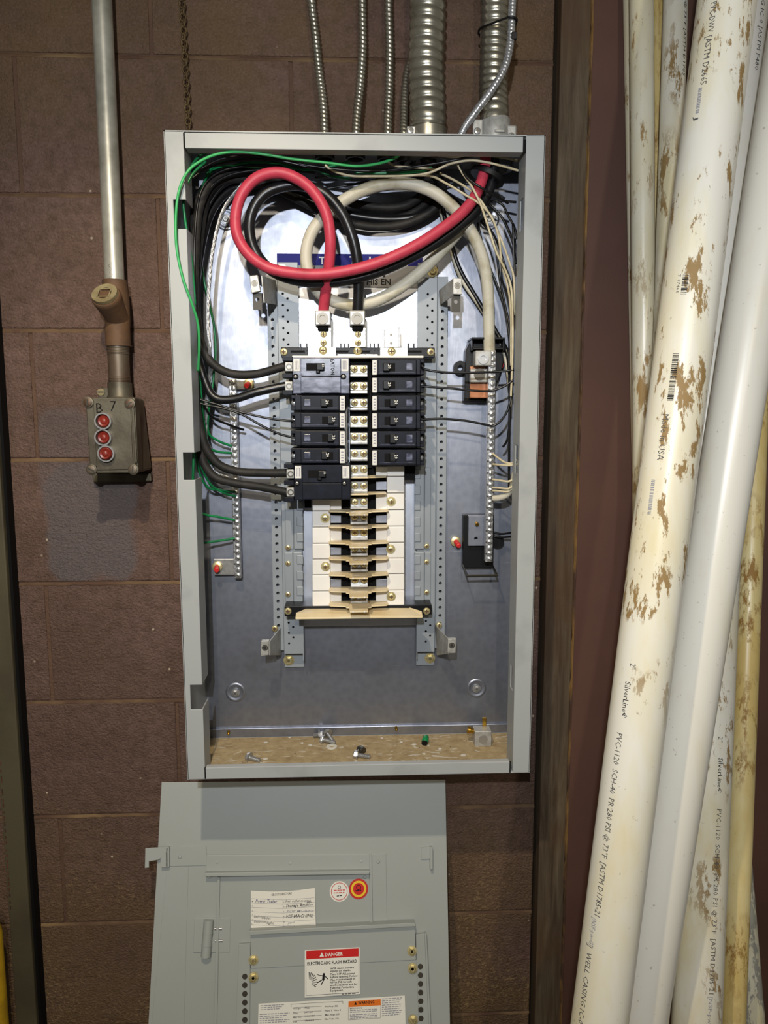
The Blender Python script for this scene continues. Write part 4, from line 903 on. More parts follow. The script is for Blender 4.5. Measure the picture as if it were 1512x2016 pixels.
# thin black branch wires
K = [
 ('thin black wire to the second single breaker of the left column', [(384, 780, -.095), (398, 788, -.094), (430, 797, -.094), (470, 810, -.093), (520, 822, -.092), (560, 828, -.090), (582, 829, -.088)]),
 ('thin black wire to the third single breaker of the left column', [(384, 788, -.095), (400, 796, -.094), (440, 804, -.094), (476, 816, -.093), (515, 838, -.092), (552, 855, -.090), (582, 862, -.088)]),
 ('thin black wire from the first breaker of the right column', [(828, 722, -.088), (836, 727, -.092), (862, 732, -.094), (900, 734, -.094), (950, 733, -.094), (990, 731, -.096), (1012, 728, -.098)]),
 ('thin black wire from the second breaker of the right column', [(828, 760, -.088), (850, 762, -.091), (890, 765, -.092), (930, 769, -.092), (962, 770, -.092), (985, 764, -.094), (1000, 756, -.096), (1010, 748, -.096)]),
 ('thin black wire from the fourth breaker of the right column', [(828, 827, -.088), (850, 825, -.091), (880, 825, -.092), (920, 829, -.092), (955, 836, -.092), (972, 838, -.092), (988, 826, -.094), (1000, 806, -.096), (1006, 780, -.096)]),
 ('thin black wire curving from the cable entry to the right flange', [(975, 395, -.075), (990, 404, -.075), (1000, 424, -.078), (1012, 446, -.082), (1018, 470, -.085)]),
 ('second thin black wire curving from the cable entry to the right flange', [(960, 400, -.06), (985, 424, -.06), (1000, 452, -.064), (1010, 480, -.07), (1016, 520, -.075)]),
 ('thin black wire hanging right of the white neutral cable', [(940, 438, -.030), (950, 480, -.026), (962, 520, -.024), (978, 560, -.024), (992, 600, -.03), (1002, 660, -.04), (1006, 740, -.055)]),
 ('second thin black wire hanging right of the white neutral cable', [(946, 434, -.035), (966, 462, -.032), (978, 500, -.03), (984, 550, -.028), (994, 600, -.034), (1004, 650, -.044), (1006, 720, -.06)]),
 ('third thin black wire hanging right of the white neutral cable', [(950, 430, -.042), (975, 468, -.04), (990, 510, -.038), (1000, 550, -.038), (1008, 600, -.042), (1008, 700, -.055)]),
 ('thin black wire crossing the red cable near the entry', [(906, 326, -.110), (920, 350, -.118), (945, 368, -.122), (975, 385, -.115), (1000, 400, -.1)]),
 ('thin black wire running up to the roof at the right', [(760, 336, -.100), (820, 328, -.110), (880, 318, -.118), (940, 306, -.120), (985, 300, -.118)]),
 ('black wire along the roof from the left corner', [(378, 345, -.120), (400, 330, -.118), (440, 312, -.112), (500, 306, -.105), (560, 318, -.100), (620, 332, -.096), (690, 345, -.09), (760, 350, -.085), (860, 360, -.07)]),
 ('black wire under the roof behind the bright green one', [(378, 352, -.110), (410, 330, -.106), (470, 316, -.10), (540, 315, -.095), (620, 328, -.09), (700, 336, -.088), (780, 336, -.086), (850, 325, -.082)]),
 ('black wire dropping along the left side, foremost', [(600, 330, -.07), (500, 326, -.08), (430, 340, -.09), (395, 380, -.1), (384, 460, -.105), (383, 560, -.106), (385, 680, -.104), (384, 780, -.095)]),
 ('black wire dropping along the left side, second', [(620, 340, -.065), (520, 334, -.075), (440, 350, -.085), (400, 396, -.095), (388, 480, -.1), (387, 600, -.1), (387, 700, -.1), (384, 788, -.095)]),
 ('black wire dropping along the left side into the ground bar zone', [(560, 345, -.05), (470, 350, -.06), (420, 390, -.07), (396, 470, -.075), (390, 640, -.08), (392, 760, -.08), (412, 815, -.07), (450, 836, -.05), (480, 846, -.035)]),
 ('black wire in the bundle above the white loop', [(700, 362, -.06), (760, 352, -.062), (820, 356, -.062), (870, 372, -.058), (905, 400, -.05), (930, 430, -.045)]),
 ('second black wire in the bundle above the white loop', [(640, 372, -.05), (720, 360, -.05), (800, 350, -.055), (860, 352, -.058), (900, 372, -.055), (940, 396, -.05), (985, 396, -.06), (1016, 398, -.07)]),
 ('third black wire in the bundle above the white loop', [(620, 350, -.04), (700, 348, -.04), (790, 352, -.045), (850, 366, -.045), (890, 390, -.04), (915, 420, -.038)]),
 ('black wire dropping inside the right flange', [(1010, 440, -.09), (1012, 560, -.09), (1008, 680, -.09), (1006, 760, -.09), (1003, 820, -.088), (1002, 900, -.086), (1002, 960, -.08)]),
 ('second black wire dropping inside the right flange', [(1014, 470, -.08), (1008, 600, -.078), (1002, 700, -.078), (1003, 800, -.078), (1000, 860, -.075), (990, 880, -.07)]),
 ('black wire stub leaving the lower carrier to the right', [(972, 1048, -.025), (985, 1051, -.03), (998, 1050, -.04), (1012, 1047, -.05)]),
 ('second black wire stub leaving the lower carrier to the right', [(972, 1056, -.022), (985, 1058, -.026), (998, 1057, -.034), (1010, 1055, -.045)]),
]
for l, p in K: wire('branch_wire', p, 0.0018, 'wire_black', l, 'wire', 7, 'black branch wires')

# ================================================================== conduits above the panel
def corrugated(name, pts, r, amp, pitch, n, mat, label, cat='conduit', group=None, sub=20, per=7):
    path = resample(spline(pxs(pts), sub), pitch/per)
    def rf(s, a):
        ph = (s/pitch + a/(2*math.pi)) % 1.0
        return r + amp*(abs(math.sin(math.pi*ph))**0.5 - 0.65)
    t = thing(name, path[-1], label, cat, group); mb = MB(); mb.tube(path, r, n, True, rf); mb.build('corrugated_sleeve', mat, t, smooth=True)
    return t
ZT = 262
corrugated('armoured_cable', [(600, -330, -.045), (607, -120, -.045), (613, 0, -.045), (620, 60, -.047), (628, 140, -.052), (636, 205, -.066), (639, 262, -.075), (640, 285, -.076)], 0.0058, 0.0020, 0.0062, 12, 'conduit_galvanized', 'thin corrugated metal armoured cable, leftmost above the panel', group='armoured cables above the panel')
corrugated('armoured_cable', [(714, -330, -.045), (714, -120, -.045), (713, 0, -.045), (714, 90, -.047), (709, 170, -.055), (703, 225, -.066), (701, 265, -.075), (700, 285, -.076)], 0.0058, 0.0020, 0.0062, 12, 'conduit_galvanized', 'thin corrugated metal armoured cable, second from the left above the panel', group='armoured cables above the panel')
corrugated('armoured_cable', [(768, -330, -.045), (766, -120, -.045), (765, 0, -.045), (767, 90, -.047), (766, 170, -.055), (764, 225, -.066), (763, 265, -.075), (762, 285, -.076)], 0.0058, 0.0020, 0.0062, 12, 'conduit_galvanized', 'thin corrugated metal armoured cable, third from the left above the panel', group='armoured cables above the panel')
corrugated('armoured_cable', [(835, -300, -.02), (830, -80, -.02), (822, 40, -.02), (810, 112, -.025), (800, 150, -.035), (796, 205, -.055), (795, 262, -.075), (795, 290, -.076)], 0.0054, 0.0014, 0.0058, 12, 'conduit_galvanized', 'thin armoured cable half hidden behind the wide flexible conduit', group='armoured cables above the panel')
corrugated('armoured_cable', [(1022, -300, -.105), (1014, -120, -.105), (1009, 0, -.105), (1007, 50, -.105), (1004, 90, -.106), (994, 132, -.108), (970, 175, -.108), (938, 218, -.104), (912, 256, -.098), (900, 290, -.092)], 0.0052, 0.0007, 0.0046, 12, 'bare_aluminium', 'shiny armoured cable bending across in front of the right flexible conduit', group='armoured cables above the panel')
big1 = corrugated('flexible_conduit', [(838, -340, -.070), (841, -120, -.070), (842, 0, -.070), (841, 60, -.070), (839, 120, -.072), (841, 180, -.076), (843, 230, -.080), (843, 252, -.080)], 0.0243, 0.0042, 0.0140, 30, 'conduit_galvanized', 'wide corrugated metal flexible conduit above the panel centre', group='wide flexible conduits')
big2 = corrugated('flexible_conduit', [(976, -340, -.060), (975, -120, -.060), (974, 0, -.060), (974, 60, -.060), (972, 120, -.062), (971, 180, -.070), (973, 228, -.082), (973, 240, -.082)], 0.0198, 0.0032, 0.0112, 28, 'conduit_galvanized', 'corrugated metal flexible conduit above the right end of the panel', group='wide flexible conduits')
# connectors
c = at(844, 252, -0.080); cn = thing('conduit_connector', (c.x, -0.08, Z1), 'smooth steel clamp connector under the wide flexible conduit', 'connector')
mb = MB(); z1 = at(844, 240, -.105).z; mb.lathe((c.x, -0.080, Z1), (0, 0, 1), [(0, 0.0262), (z1-Z1-0.002, 0.0262), (z1-Z1, 0.0245)], 36); mb.build('sleeve', 'conduit_galvanized', cn, smooth=True, auto=40)
mb = MB(); q = at(808, 257, -.098); mb.boxpx(801, 248, 818, 275, -0.098, -0.075); mb.build('clamp_ear', 'steel_screw', cn, bevel=0.001)
inst('clamp_screw', 'cs1', lambda q_: phillips(q_, 0.0048), 'steel_screw', cn, (q.x, -0.098, q.z))
c = at(974, 250, -0.082); cn = thing('conduit_connector', (c.x, -0.082, Z1), 'two eared clamp connector under the right flexible conduit', 'connector')
z1 = at(974, 225, -.10).z
mb = MB(); mb.lathe((c.x, -0.082, Z1), (0, 0, 1), [(0, 0.0215), (0.016, 0.0225), (z1-Z1-0.003, 0.0218), (z1-Z1, 0.0200)], 32); mb.build('sleeve', 'lug_aluminium', cn, smooth=True, auto=40)
for a, b, y0, py in ((931, 951, 234, 258), (998, 1017, 246, 268)):
    mb = MB(); mb.boxpx(a, y0, b, 292, -0.098, -0.094); mb.build('clamp_ear', 'lug_aluminium', cn, bevel=0.002)
    inst('clamp_screw', 'cs1', None, 'steel_screw', cn, at((a+b)/2-1, py, -0.098))
mb = MB(); q = at(984, 257, -.106); mb.box(q.x-0.007, q.x+0.007, -0.1062, -0.1030, q.z-0.002, q.z+0.002); mb.build('slot_rib', 'lug_aluminium', cn, bevel=0.001)
# zip tie
cz = at(975, 66, -0.062); tie = thing('cable_tie', (cz.x, -0.062, cz.z), 'black cable tie strapping the shiny cable to the right conduit', 'cable tie')
mb = MB(); pts = []; cc = at(1006, 66, -0.105)
for cxx, cyy, rr in ((cz.x, -0.062, 0.0238), (cc.x, -0.105, 0.0076)):
    for i in range(40): pts.append((cxx+rr*math.cos(i*math.pi/20), cyy+rr*math.sin(i*math.pi/20)))
pts = sorted(pts); hull = []
for seq in (pts, pts[::-1]):
    part_ = []
    for q in seq:
        while len(part_) > 1 and (part_[-1][0]-part_[-2][0])*(q[1]-part_[-2][1]) - (part_[-1][1]-part_[-2][1])*(q[0]-part_[-2][0]) <= 0: part_.pop()
        part_.append(q)
    hull += part_[:-1]
L = [Vector((x_, y_, cz.z - (x_-cz.x)*0.12)) for x_, y_ in hull+hull[:1]]
mb.tube(L, 0.0016, 6, False); mb.build('strap', 'nylon_black', tie, smooth=True)
q = at(1012, 70, -0.11); mb = MB(); mb.box(q.x-0.004, q.x+0.004, -0.113, -0.105, q.z-0.005, q.z+0.004); mb.build('tie_head', 'nylon_black', tie, bevel=0.001)
# jack chain hanging at the left
ch = thing('jack_chain', at(370, 255, -0.02), 'dull bronze jack chain hanging behind the upper left corner of the panel', 'chain')
top, bot = at(356, -40, -0.018), at(371, 256, -0.018); n = 23
for i in range(n):
    p0 = top.lerp(bot, i/n); p1 = top.lerp(bot, (i+1.22)/n); d = p1-p0; mid = (p0+p1)/2; L = []
    s = 0.0042 if i % 2 else 0.0032
    for k in range(17):
        t = k/16*2*math.pi; L.append(mid + d*0.5*math.cos(t) + (Vector((s, 0, 0)) if i % 2 else Vector((s*0.8, -s, 0)))*math.sin(t))
    mb = MB(); mb.tube(L, 0.0013, 6, False); mb.build('link', 'chain_bronze', ch, smooth=True)

# ================================================================== rigid conduit, seal fitting, push button station (left wall)
ct, cb = at(203, -330, -0.042), at(223, 553, -0.042); cx = (at(203, 0, -0.042).x+at(223, 553, -0.042).x)/2
rc = thing('rigid_conduit', (cx, -0.042, cb.z), 'straight galvanized rigid conduit running down the wall left of the panel', 'conduit')
mb = MB(); mb.cyl((cx, -0.042, cb.z-0.01), (cx, -0.042, 2.5), 0.0141, n=28); mb.build('pipe', 'dull_galvanized', rc, smooth=True, auto=40)
# faint handwriting down the conduit
mb = MB(); L = [Vector((cx-0.001+0.0035*math.sin(i*1.15)*math.exp(-((i % 9)-4)**2/14), -0.0562+0.0004, 1.655-0.065*i/40)) for i in range(41)]; mb.tube(L, 0.00028, 4)
mb.build('pencil_mark', 'ink_grey', rc)
# seal fitting
zf0, zf1 = at(232, 682, -0.042).z, at(225, 552, -0.042).z
fx0, fx1 = cx, at(233, 682, -0.042).x
sf = thing('seal_fitting', (fx1, -0.042, zf0), 'rusty conduit seal fitting with a square socket plug', 'fitting')
mb = MB(); mb.tube([(fx0, -0.042, zf1), (fx0, -0.042, zf1-0.006), (fx0+0.001, -0.042, zf1-0.03), (fx0+0.002, -0.042, zf1-0.06), (fx1, -0.042, zf0+0.026), (fx1, -0.042, zf0)], 0.018, 28, True, lambda s, a: 0.0178 if s < 0.008 else (0.0192 if s < 0.05 else 0.0182)); mb.build('body', 'rusty_iron', sf, smooth=True, auto=50)
pp = at(208, 582, -0.080); base = Vector((fx0+0.003, -0.044, zf0+0.040)); d = (pp-base).normalized()
mb = MB(); mb.lathe(base-d*0.004, d, [(0, 0.0165), (0.02, 0.0175), ((pp-base).length-0.004, 0.0205), ((pp-base).length+0.002, 0.0212), ((pp-base).length+0.004, 0.0200)], 30); mb.build('plug_neck', 'rusty_iron', sf, smooth=True, auto=45)
e = pp+d*0.0005; mb = MB(); mb.ring(e, e+d*0.005, 0.0185, 0.0105, 30); pl = mb.build('plug', 'dusty_cast', sf, smooth=True, auto=40)
u = d.cross(Vector((0, 0, 1))).normalized(); v2 = u.cross(d)
mb = MB(); q = [e+d*0.0056+u*a*0.0095+v2*b*0.0085 for a, b in ((-1, -1), (1, -1), (1, 1), (-1, 1))]; q2 = [e+d*0.0056+u*a*0.0078+v2*b*0.0068 for a, b in ((-1, -1), (1, -1), (1, 1), (-1, 1))]
mb.add(q+q2, [(i, (i+1) % 4, 4+(i+1) % 4, 4+i) for i in range(4)]); mb.build('square_rim', 'dusty_cast', pl)
mb = MB(); mb.prism([p_-d*0.003 for p_ in q], [p_-d*0.005 for p_ in q]); mb.build('square_socket', 'rusty_iron', pl)
# nipple
zn0, zn1 = at(234, 756, -0.042).z, zf0+0.002; nxx = at(234, 720, -0.042).x
mb = MB(); np_ = thing('pipe_nipple', (nxx, -0.042, zn0), 'worn threaded pipe nipple between seal fitting and push button box', 'pipe')
mb.cyl((nxx, -0.042, zn0-0.004), (nxx, -0.042, zn1), 0.0157, n=28); mb.build('pipe', 'worn_pipe', np_, smooth=True, auto=40)
for z_ in [zn1-0.004-0.0022*i for i in range(5)] + [zn0+0.002+0.0022*i for i in range(5)]:
    mb = MB(); mb.lathe((nxx, -0.042, z_), (0, 0, -1), [(0, 0.0158), (0.0007, 0.0166), (0.0014, 0.0158)], 28); mb.build('thread', 'worn_pipe', np_, smooth=True)
# push button station
YL = -0.092
pb = thing('push_button_station', at(232, 936, -0.03), 'dirty cast metal push button box with three red buttons on the wall', 'push button')
mb = MB(); mb.polypx([(183, 786), (263, 784), (280, 930), (186, 934)], -0.070, -0.012); mb.build('body', 'cast_grey', pb, bevel=0.004, seg=3)
mb = MB(); mb.polypx([(180, 930), (297, 932), (298, 948), (183, 950)], -0.014, -0.004); mb.build('mounting_flange', 'cast_grey', pb, bevel=0.002); mb = MB(); mb.polypx([(192, 764), (216, 763), (217, 790), (193, 790)], -0.014, -0.004); mb.build('mounting_flange', 'cast_grey', pb, bevel=0.002)
p = at(199, 772, -0.0145); inst('flange_screw', 'slotm', lambda q_: slotset(q_, 0.0058), 'dusty_cast', pb, p)
c = at(235, 783, -0.042); mb = MB(); mb.lathe((nxx, -0.042, at(235, 790, -.042).z), (0, 0, 1), [(0, 0.024), (0.006, 0.0195), (0.009, 0.0178), (zn0-at(235, 790, -.042).z+0.002, 0.0178)], 28); mb.build('hub', 'cast_grey', pb, smooth=True, auto=40)
lid = [(168, 786), (171, 783), (262, 782), (266, 785), (273, 928), (270, 931), (181, 932), (177, 929)]
mb = MB(); mb.polypx(lid, YL, -0.070); ld = mb.build('lid', 'cast_grey', pb, bevel=0.0025, seg=3)
mb = MB(); mb.polypx([(183, 790), (256, 789), (262, 924), (190, 926)], YL-0.0022, YL); mb.build('lid_panel', 'cast_grey', ld, bevel=0.0015)
mb = MB(); mb.polypx([(258, 800), (263, 800), (270, 912), (265, 912)], YL-0.0035, YL); mb.build('lid_rib', 'cast_grey', ld, bevel=0.001)
for px, py in ((174, 792), (256, 795), (181, 924), (263, 924)):
    p = at(px, py, YL); mb = MB(); mb.lathe((p.x, YL, p.z), (0, -1, 0), [(0, 0.0082), (0.0028, 0.0078), (0.0032, 0.007)], 20); mb.build('screw_boss', 'cast_grey', ld, smooth=True, auto=40)
    o = inst('lid_screw', 'slotlid', lambda q_: slotset(q_, 0.0060), 'worn_pipe', ld, (p.x, YL-0.003, p.z)); o.rotation_euler = (0, random.uniform(0, 3), 0)
for k, (px, py) in enumerate(((203, 829), (203, 861), (209, 893))):
    p = at(px, py, YL-0.008); b = None; px_, pz = p.x, p.z
    mb = MB(); mb.ring((px_, YL-0.001, pz), (px_, YL-0.0105, pz), 0.0120, 0.0100, 30); mb.build('button_collar', 'steel_screw', pb, smooth=True, auto=40)
    dp = 0.0068 if k < 2 else 0.0135
    mb = MB(); mb.lathe((px_, YL-0.001, pz), (0, -1, 0), [(0, 0.0092), (dp-0.002, 0.0090), (dp, 0.0072), (dp-0.0008, 0.0048), (dp+0.0006, 0.0035), (dp+0.0008, 0.001)], 26); mb.build('red_button', 'button_red', pb, smooth=True, auto=50)
for s, px, py in (('B', 190, 813), ('7', 217, 809)):
    text_on('painted_letter', s, 'flat_black', pb, at(px, py, YL-0.0027), UX, UZ, height=0.0145, bold=-0.01)

# ================================================================== loose hardware on the floor of the enclosure
ZF = Z0+t_+0.0012
def bolt(name, px, py, direc, ln, label, r=0.0036, head=0.0062, mat='steel_screw', lift=0.0):
    p = atz(px, py, ZF+head*0.8+lift); d = Vector(direc).normalized()
    t = thing(name, (p.x, p.y, p.z), label, 'bolt', 'loose hardware')
    mb = MB(); mb.lathe(p, -d, [(0, head*0.95), (0.0015, head), (0.0046, head), (0.0056, head*0.8)], 6)
    mb.lathe(p, d, [(0, head*1.35), (0.0011, head*1.35)], 20); mb.build('head', mat, t, smooth=False)
    mb = MB(); L = 16; prof = [(0.001, r)]
    for i in range(L): prof += [(0.001+ln*(i+0.3)/L, r), (0.001+ln*(i+0.8)/L, r*0.86)]
    mb.lathe(p, d, prof, 14); mb.build('shank', mat, t, smooth=True, auto=60)
    return t
bolt('loose_bolt', 491, 1491, (1, -0.45, -0.12), 0.018, 'loose hex bolt lying alone at the lower left of the enclosure floor')
bolt('loose_bolt', 703, 1486, (1, -0.15, -0.12), 0.020, 'loose hex bolt lying below the small set screw on the enclosure floor')
bolt('loose_bolt', 630, 1447, (-1, 0.1, -0.1), 0.010, 'leftmost bolt of the small heap on the enclosure floor')
bolt('loose_bolt', 645, 1444, (0.45, -0.6, -0.4), 0.016, 'topmost bolt of the small heap on the enclosure floor', lift=0.007)
bolt('loose_bolt', 637, 1456, (1, -0.35, -0.15), 0.020, 'lower bolt of the small heap pointing at the washer', lift=0.001)
p = atz(653, 1471, ZF); mb = MB(); mb.ring((p.x, p.y, ZF), (p.x, p.y, ZF+0.0014), 0.0088, 0.0036, 26); tag(mb.build('flat_washer', 'chip_white', smooth=True, auto=40), 'pale flat washer lying in front of the bolt heap', 'washer')
p = atz(711, 1474, ZF+0.004); mb = MB(); mb.lathe(p-Vector((0.003, 0, 0)), (0.5, -0.7, 0), [(0, 0.0055), (0.001, 0.006), (0.010, 0.006), (0.011, 0.0045)], 14); tag(mb.build('set_screw', 'dark_steel', smooth=True, auto=40), 'short dark set screw lying on the enclosure floor', 'screw')
p = atz(836, 1462, ZF+0.004); gs = thing('ground_screw', (p.x, p.y, ZF), 'green headed ground screw lying on the enclosure floor', 'screw')
mb = MB(); mb.lathe(p, (0.3, 1, 0.45), [(0, 0.0048), (0.001, 0.0055), (0.012, 0.0050), (0.014, 0.0035)], 14); mb.build('shank', 'wire_green', gs, smooth=True, auto=40)
mb = MB(); mb.lathe(p, (-0.3, -1, -0.2), [(0, 0.0052), (0.003, 0.0046)], 14); mb.build('head', 'black_plastic', gs, smooth=True, auto=40)
p = atz(951, 1470, ZF); lg = thing('loose_lug', (p.x, p.y, ZF), 'loose aluminium lug with a brass screw in the lower right corner', 'lug')
x, y = p.x, p.y
mb = MB(); mb.box(x-0.0135, x+0.0135, y, y+0.024, ZF, ZF+0.0260); mb.build('block', 'lug_aluminium', lg, bevel=0.001)
mb = MB(); mb.box(x+0.002, x+0.0085, y+0.020, y+0.0235, ZF+0.026, ZF+0.040); mb.build('tongue', 'brass', lg, bevel=0.0006)
mb = MB(); mb.ring((x, y-0.0003, ZF+0.012), (x, y+0.006, ZF+0.012), 0.0074, 0.0066, 22); mb.lathe((x, y-0.0002, ZF+0.012), (0, -1, 0), [(0, 0.0066), (0.0002, 0.0066)], 22); mb.build('wire_bore', 'steel_screw', lg, smooth=True, auto=40)
mb = MB(); mb.lathe((x-0.0135, y+0.012, ZF+0.021), (-1, 0, 0.35), [(0, 0.0045), (0.006, 0.0045), (0.007, 0.006), (0.011, 0.0055)], 14); mb.build('brass_screw', 'brass', lg, smooth=True, auto=40)
for i, (px, py, s) in enumerate(((523, 1462, .0040), (595, 1463, .0032), (611, 1467, .0044), (522, 1494, .0046), (570, 1452, .003), (790, 1461, .0038), (815, 1466, .005), (835, 1484, .0036), (866, 1474, .0046), (912, 1487, .005), (752, 1453, .0028), (700, 1499, .003))):
    p = atz(px, py, ZF); mb = MB(); k = 6
    fr = [(p.x+s*random.uniform(.6, 1)*math.cos(2*math.pi*j/k), p.y+s*.8*random.uniform(.6, 1)*math.sin(2*math.pi*j/k), ZF+0.0006) for j in range(k)]
    mb.prism([Vector(q) for q in fr], [Vector(q)-Vector((0, 0, .0008)) for q in fr]); tag(mb.build('paint_chip', 'chip_white'), 'small white paint chip in the dust on the enclosure floor', 'paint chip', 'paint chips in the dust')

# ================================================================== the removed cover leaning under the panel
CT = at(318, 1540, -0.010); CR = at(877, 1535, -0.010)
CBm = at(588, 2016, -0.132)
cu = (CR-CT).normalized(); cn_ = cu.cross((CBm-(CT+CR)/2)).normalized()
if cn_.y > 0: cn_ = -cn_
cv = cn_.cross(cu).normalized()
if cv.z < 0: cv = -cv           # up along the sheet
def C(px, py, h=0.0):
    d = ray(px, py); o = CT + cn_*h; t = (o-CAM).dot(cn_)/d.dot(cn_); return CAM + d*t
dlen = (CT.z - 0.002)/(-(-cv).z) if cv.z else 0.87
cov = thing('panel_cover', ((CT.x+CR.x)/2, (CT-cv*dlen).y, 0.0), 'grey steel panel cover leaning upside against the wall below the panel', 'panel cover')
cov['label'] = 'removed grey steel panel cover leaning against the wall below the panel'
class CM(MB):
    def pc(s, pts, h1, h0=0.0):
        fr = [C(a, b, h1) for a, b in pts]; return s.prism(fr, [p-cn_*(h1-h0) for p in fr])
    def rc(s, a, b, c, d, h1, h0=0.0): return s.pc([(a, b), (c, b), (c, d), (a, d)], h1, h0)
def cpart(name, pts, h1, h0, mat='grey_paint_cover', parent=None, bevel=0.0006, label=None):
    mb = CM(); mb.pc(pts, h1, h0); o = mb.build(name, mat, parent or cov, bevel=bevel)
    if label: o['label'] = label
    return o
mb = MB(); q = [CT, CR, CR-cv*dlen, CT-cv*dlen]; mb.prism(q, [p-cn_*0.0018 for p in q]); mb.build('sheet', 'grey_paint_cover', cov, bevel=0.0006)
H1 = 0.0022
cpart('hook_strip', [(329, 1667), (406, 1665), (407, 1684), (407, 1704), (330, 1706)], 0.0018, 0)
cpart('hook', [(286, 1670), (331, 1667), (331, 1708), (317, 1708), (316, 1690), (311, 1693), (293, 1696), (293, 1708), (285, 1709)], 0.010, 0.0075, bevel=0.0005)
cpart('hook_root', [(326, 1668), (333, 1668), (333, 1707), (326, 1707)], 0.010, 0)
cpart('hinge_stile', [(329, 1706), (371, 1706), (360, 2100), (290, 2100)], 0.0009, 0)
cpart('angle_strip', [(407, 1683), (728, 1682), (728, 1718), (404, 1721)], 0.0022, 0)
cpart('angle_lip', [(403, 1719), (728, 1715), (727, 1721), (403, 1726)], 0.016, 0, bevel=0.0006)
cpart('side_strip', [(728, 1682), (760, 1680), (762, 1822), (730, 1824)], 0.0015, 0)
cpart('side_strip', [(727, 1682), (732, 1682), (734, 1822), (729, 1822)], 0.006, 0)
cpart('tab', [(829, 1669), (847, 1667), (848, 1691), (829, 1692)], 0.0035, 0); cpart('tab_ear', [(847, 1667), (852, 1668), (852, 1712), (847, 1712)], 0.012, 0)
dr = cpart('door', [(430, 1727), (727, 1722), (735, 1840), (735, 2100), (420, 2100)], 0.0016, 0)
cpart('door_edge', [(428, 1727), (433, 1727), (425, 2100), (419, 2100)], 0.006, 0)
# hinge
hg = cpart('hinge', [(383, 1808), (454, 1807), (452, 1875), (380, 1875)], 0.0026, 0)
pa, pb_ = C(411, 1811, 0.0075), C(405, 1884, 0.0075); mb = MB(); mb.cyl(pa, pb_, 0.0078, n=20); mb.build('hinge_barrel', 'grey_paint_cover', hg, smooth=True, auto=40)
mb = MB(); d_ = (pb_-pa)
for f_ in (0.34, 0.67): mb.cyl(pa+d_*f_, pa+d_*(f_+0.02), 0.0084, n=20)
mb.build('hinge_joint', 'grey_paint_cover', hg, smooth=True, auto=40)
for px, py in ((430, 1828), (431, 1852)): 
    mb = MB(); p = C(px, py, 0.0026); mb.cyl(p-cu*0.006, p+cu*0.006, 0.0022, n=10); mb.build('hinge_pin', 'steel_screw', hg, smooth=True, auto=40)
# spot welds
for px, py in ((354, 1688), (427, 1698), (571, 1700), (711, 1696), (745, 1697), (837, 1683), (412, 1726), (718, 1727), (499, 1872), (811, 1857), (394, 1825), (444, 1870)):
    p = C(px, py, 0.0022); mb = MB(); mb.lathe(p-cn_*0.0003, cn_, [(0, 0.0028), (0.0005, 0.0022), (0.0007, 0.001)], 10); mb.build('spot_weld', 'grey_paint_cover', cov, smooth=True)
# dead front plates
cpart('pocket_plate', [(493, 1840), (817, 1822), (819, 1890), (494, 1907)], 0.012, 0.0016)
cpart('pocket_lip', [(491, 1833), (817, 1817), (818, 1824), (492, 1841)], 0.022, 0.0016, bevel=0.0006)
cpart('dead_front', [(493, 1907), (820, 1890), (828, 2100), (491, 2100)], 0.010, 0.0016)
for pts, nh in (([(470, 1859), (493, 1857), (491, 2100), (462, 2100)], [(482, 1922.5+17.1*i) for i in range(8)]), ([(819, 1840), (836, 1838), (848, 2100), (822, 2100)], [(827.5+0.2*i, 1903+17.0*i) for i in range(9)])):
    rl = cpart('hole_rail', pts, 0.0085, 0.0016)
    for px, py in nh:
        p = C(px, py, 0.0087); mb = MB(); mb.lathe(p, cn_, [(0, 0.0042), (0.0002, 0.0042)], 14); mb.build('hole', 'dark_steel', rl)
cpart('rail_edge', [(836, 1838), (840, 1838), (852, 2100), (848, 2100)], 0.012, 0.0016)
for px, py in ((499, 1890), (499, 1924), (811, 1872), (812, 1906), (813, 2008)):
    o = inst('gold_screw', 'coverscrew', lambda q_: hexhead(q_, 0.0058), 'gold_screw', cov, C(px, py, 0.0122), direc=cn_)
# labels
def lab(name, pts, h, mat, parent=None, label=None, th=0.0004): return cpart(name, pts, h, h-th, mat, parent, 0, label)
HL = 0.0128
def ctext(s, px, py, px2, py2, hpx, mat, parent, h, bold=0.015, shear=0.0, name='lettering'):
    O = C(px, py, h); E_ = C(px2, py2, h); U = (E_-O); V = cn_.cross(U).normalized()
    if V.z < 0: V = -V
    return text_on(name, s, mat, parent, O, U, V, length=U.length, height=hpx/1180.0, bold=bold, shear=shear)
def cbars(px, py, px2, py2, hpx, mat, parent, h):      # print too fine to read: word-long strokes, one part per line
    mb = CM(); O = C(px, py, h); E_ = C(px2, py2, h); U = E_-O; n_ = U.length; U.normalize(); V = cn_.cross(U).normalized()
    if V.z < 0: V = -V
    x = 0.0
    while x < n_:
        w_ = min(random.uniform(0.0022, 0.0062), n_-x)
        mb.add([O+U*x, O+U*(x+w_), O+U*(x+w_)+V*hpx/1180, O+U*x+V*hpx/1180], [(0, 1, 2, 3)]); x += w_+0.0011
    return tag(mb.build('fine_print', mat, parent), None, kind='stuff')
dl = lab('danger_label', [(600, 1871), (708, 1865), (709, 1957), (600, 1964)], HL, 'label_white', label='white and red arc flash danger label')
lab('red_band', [(603, 1872), (706, 1867), (706, 1883), (603, 1889)], HL+0.0002, 'danger_red', dl)
mb = CM(); h = HL+0.0004; mb.add([C(629, 1884, h), C(638, 1883.5, h), C(633.5, 1875, h)], [(0, 1, 2)]); mb.build('triangle', 'label_white', dl)
ctext('DANGER', 640, 1883, 675.5, 1881, 6, 'label_white', dl, h, 0.02)
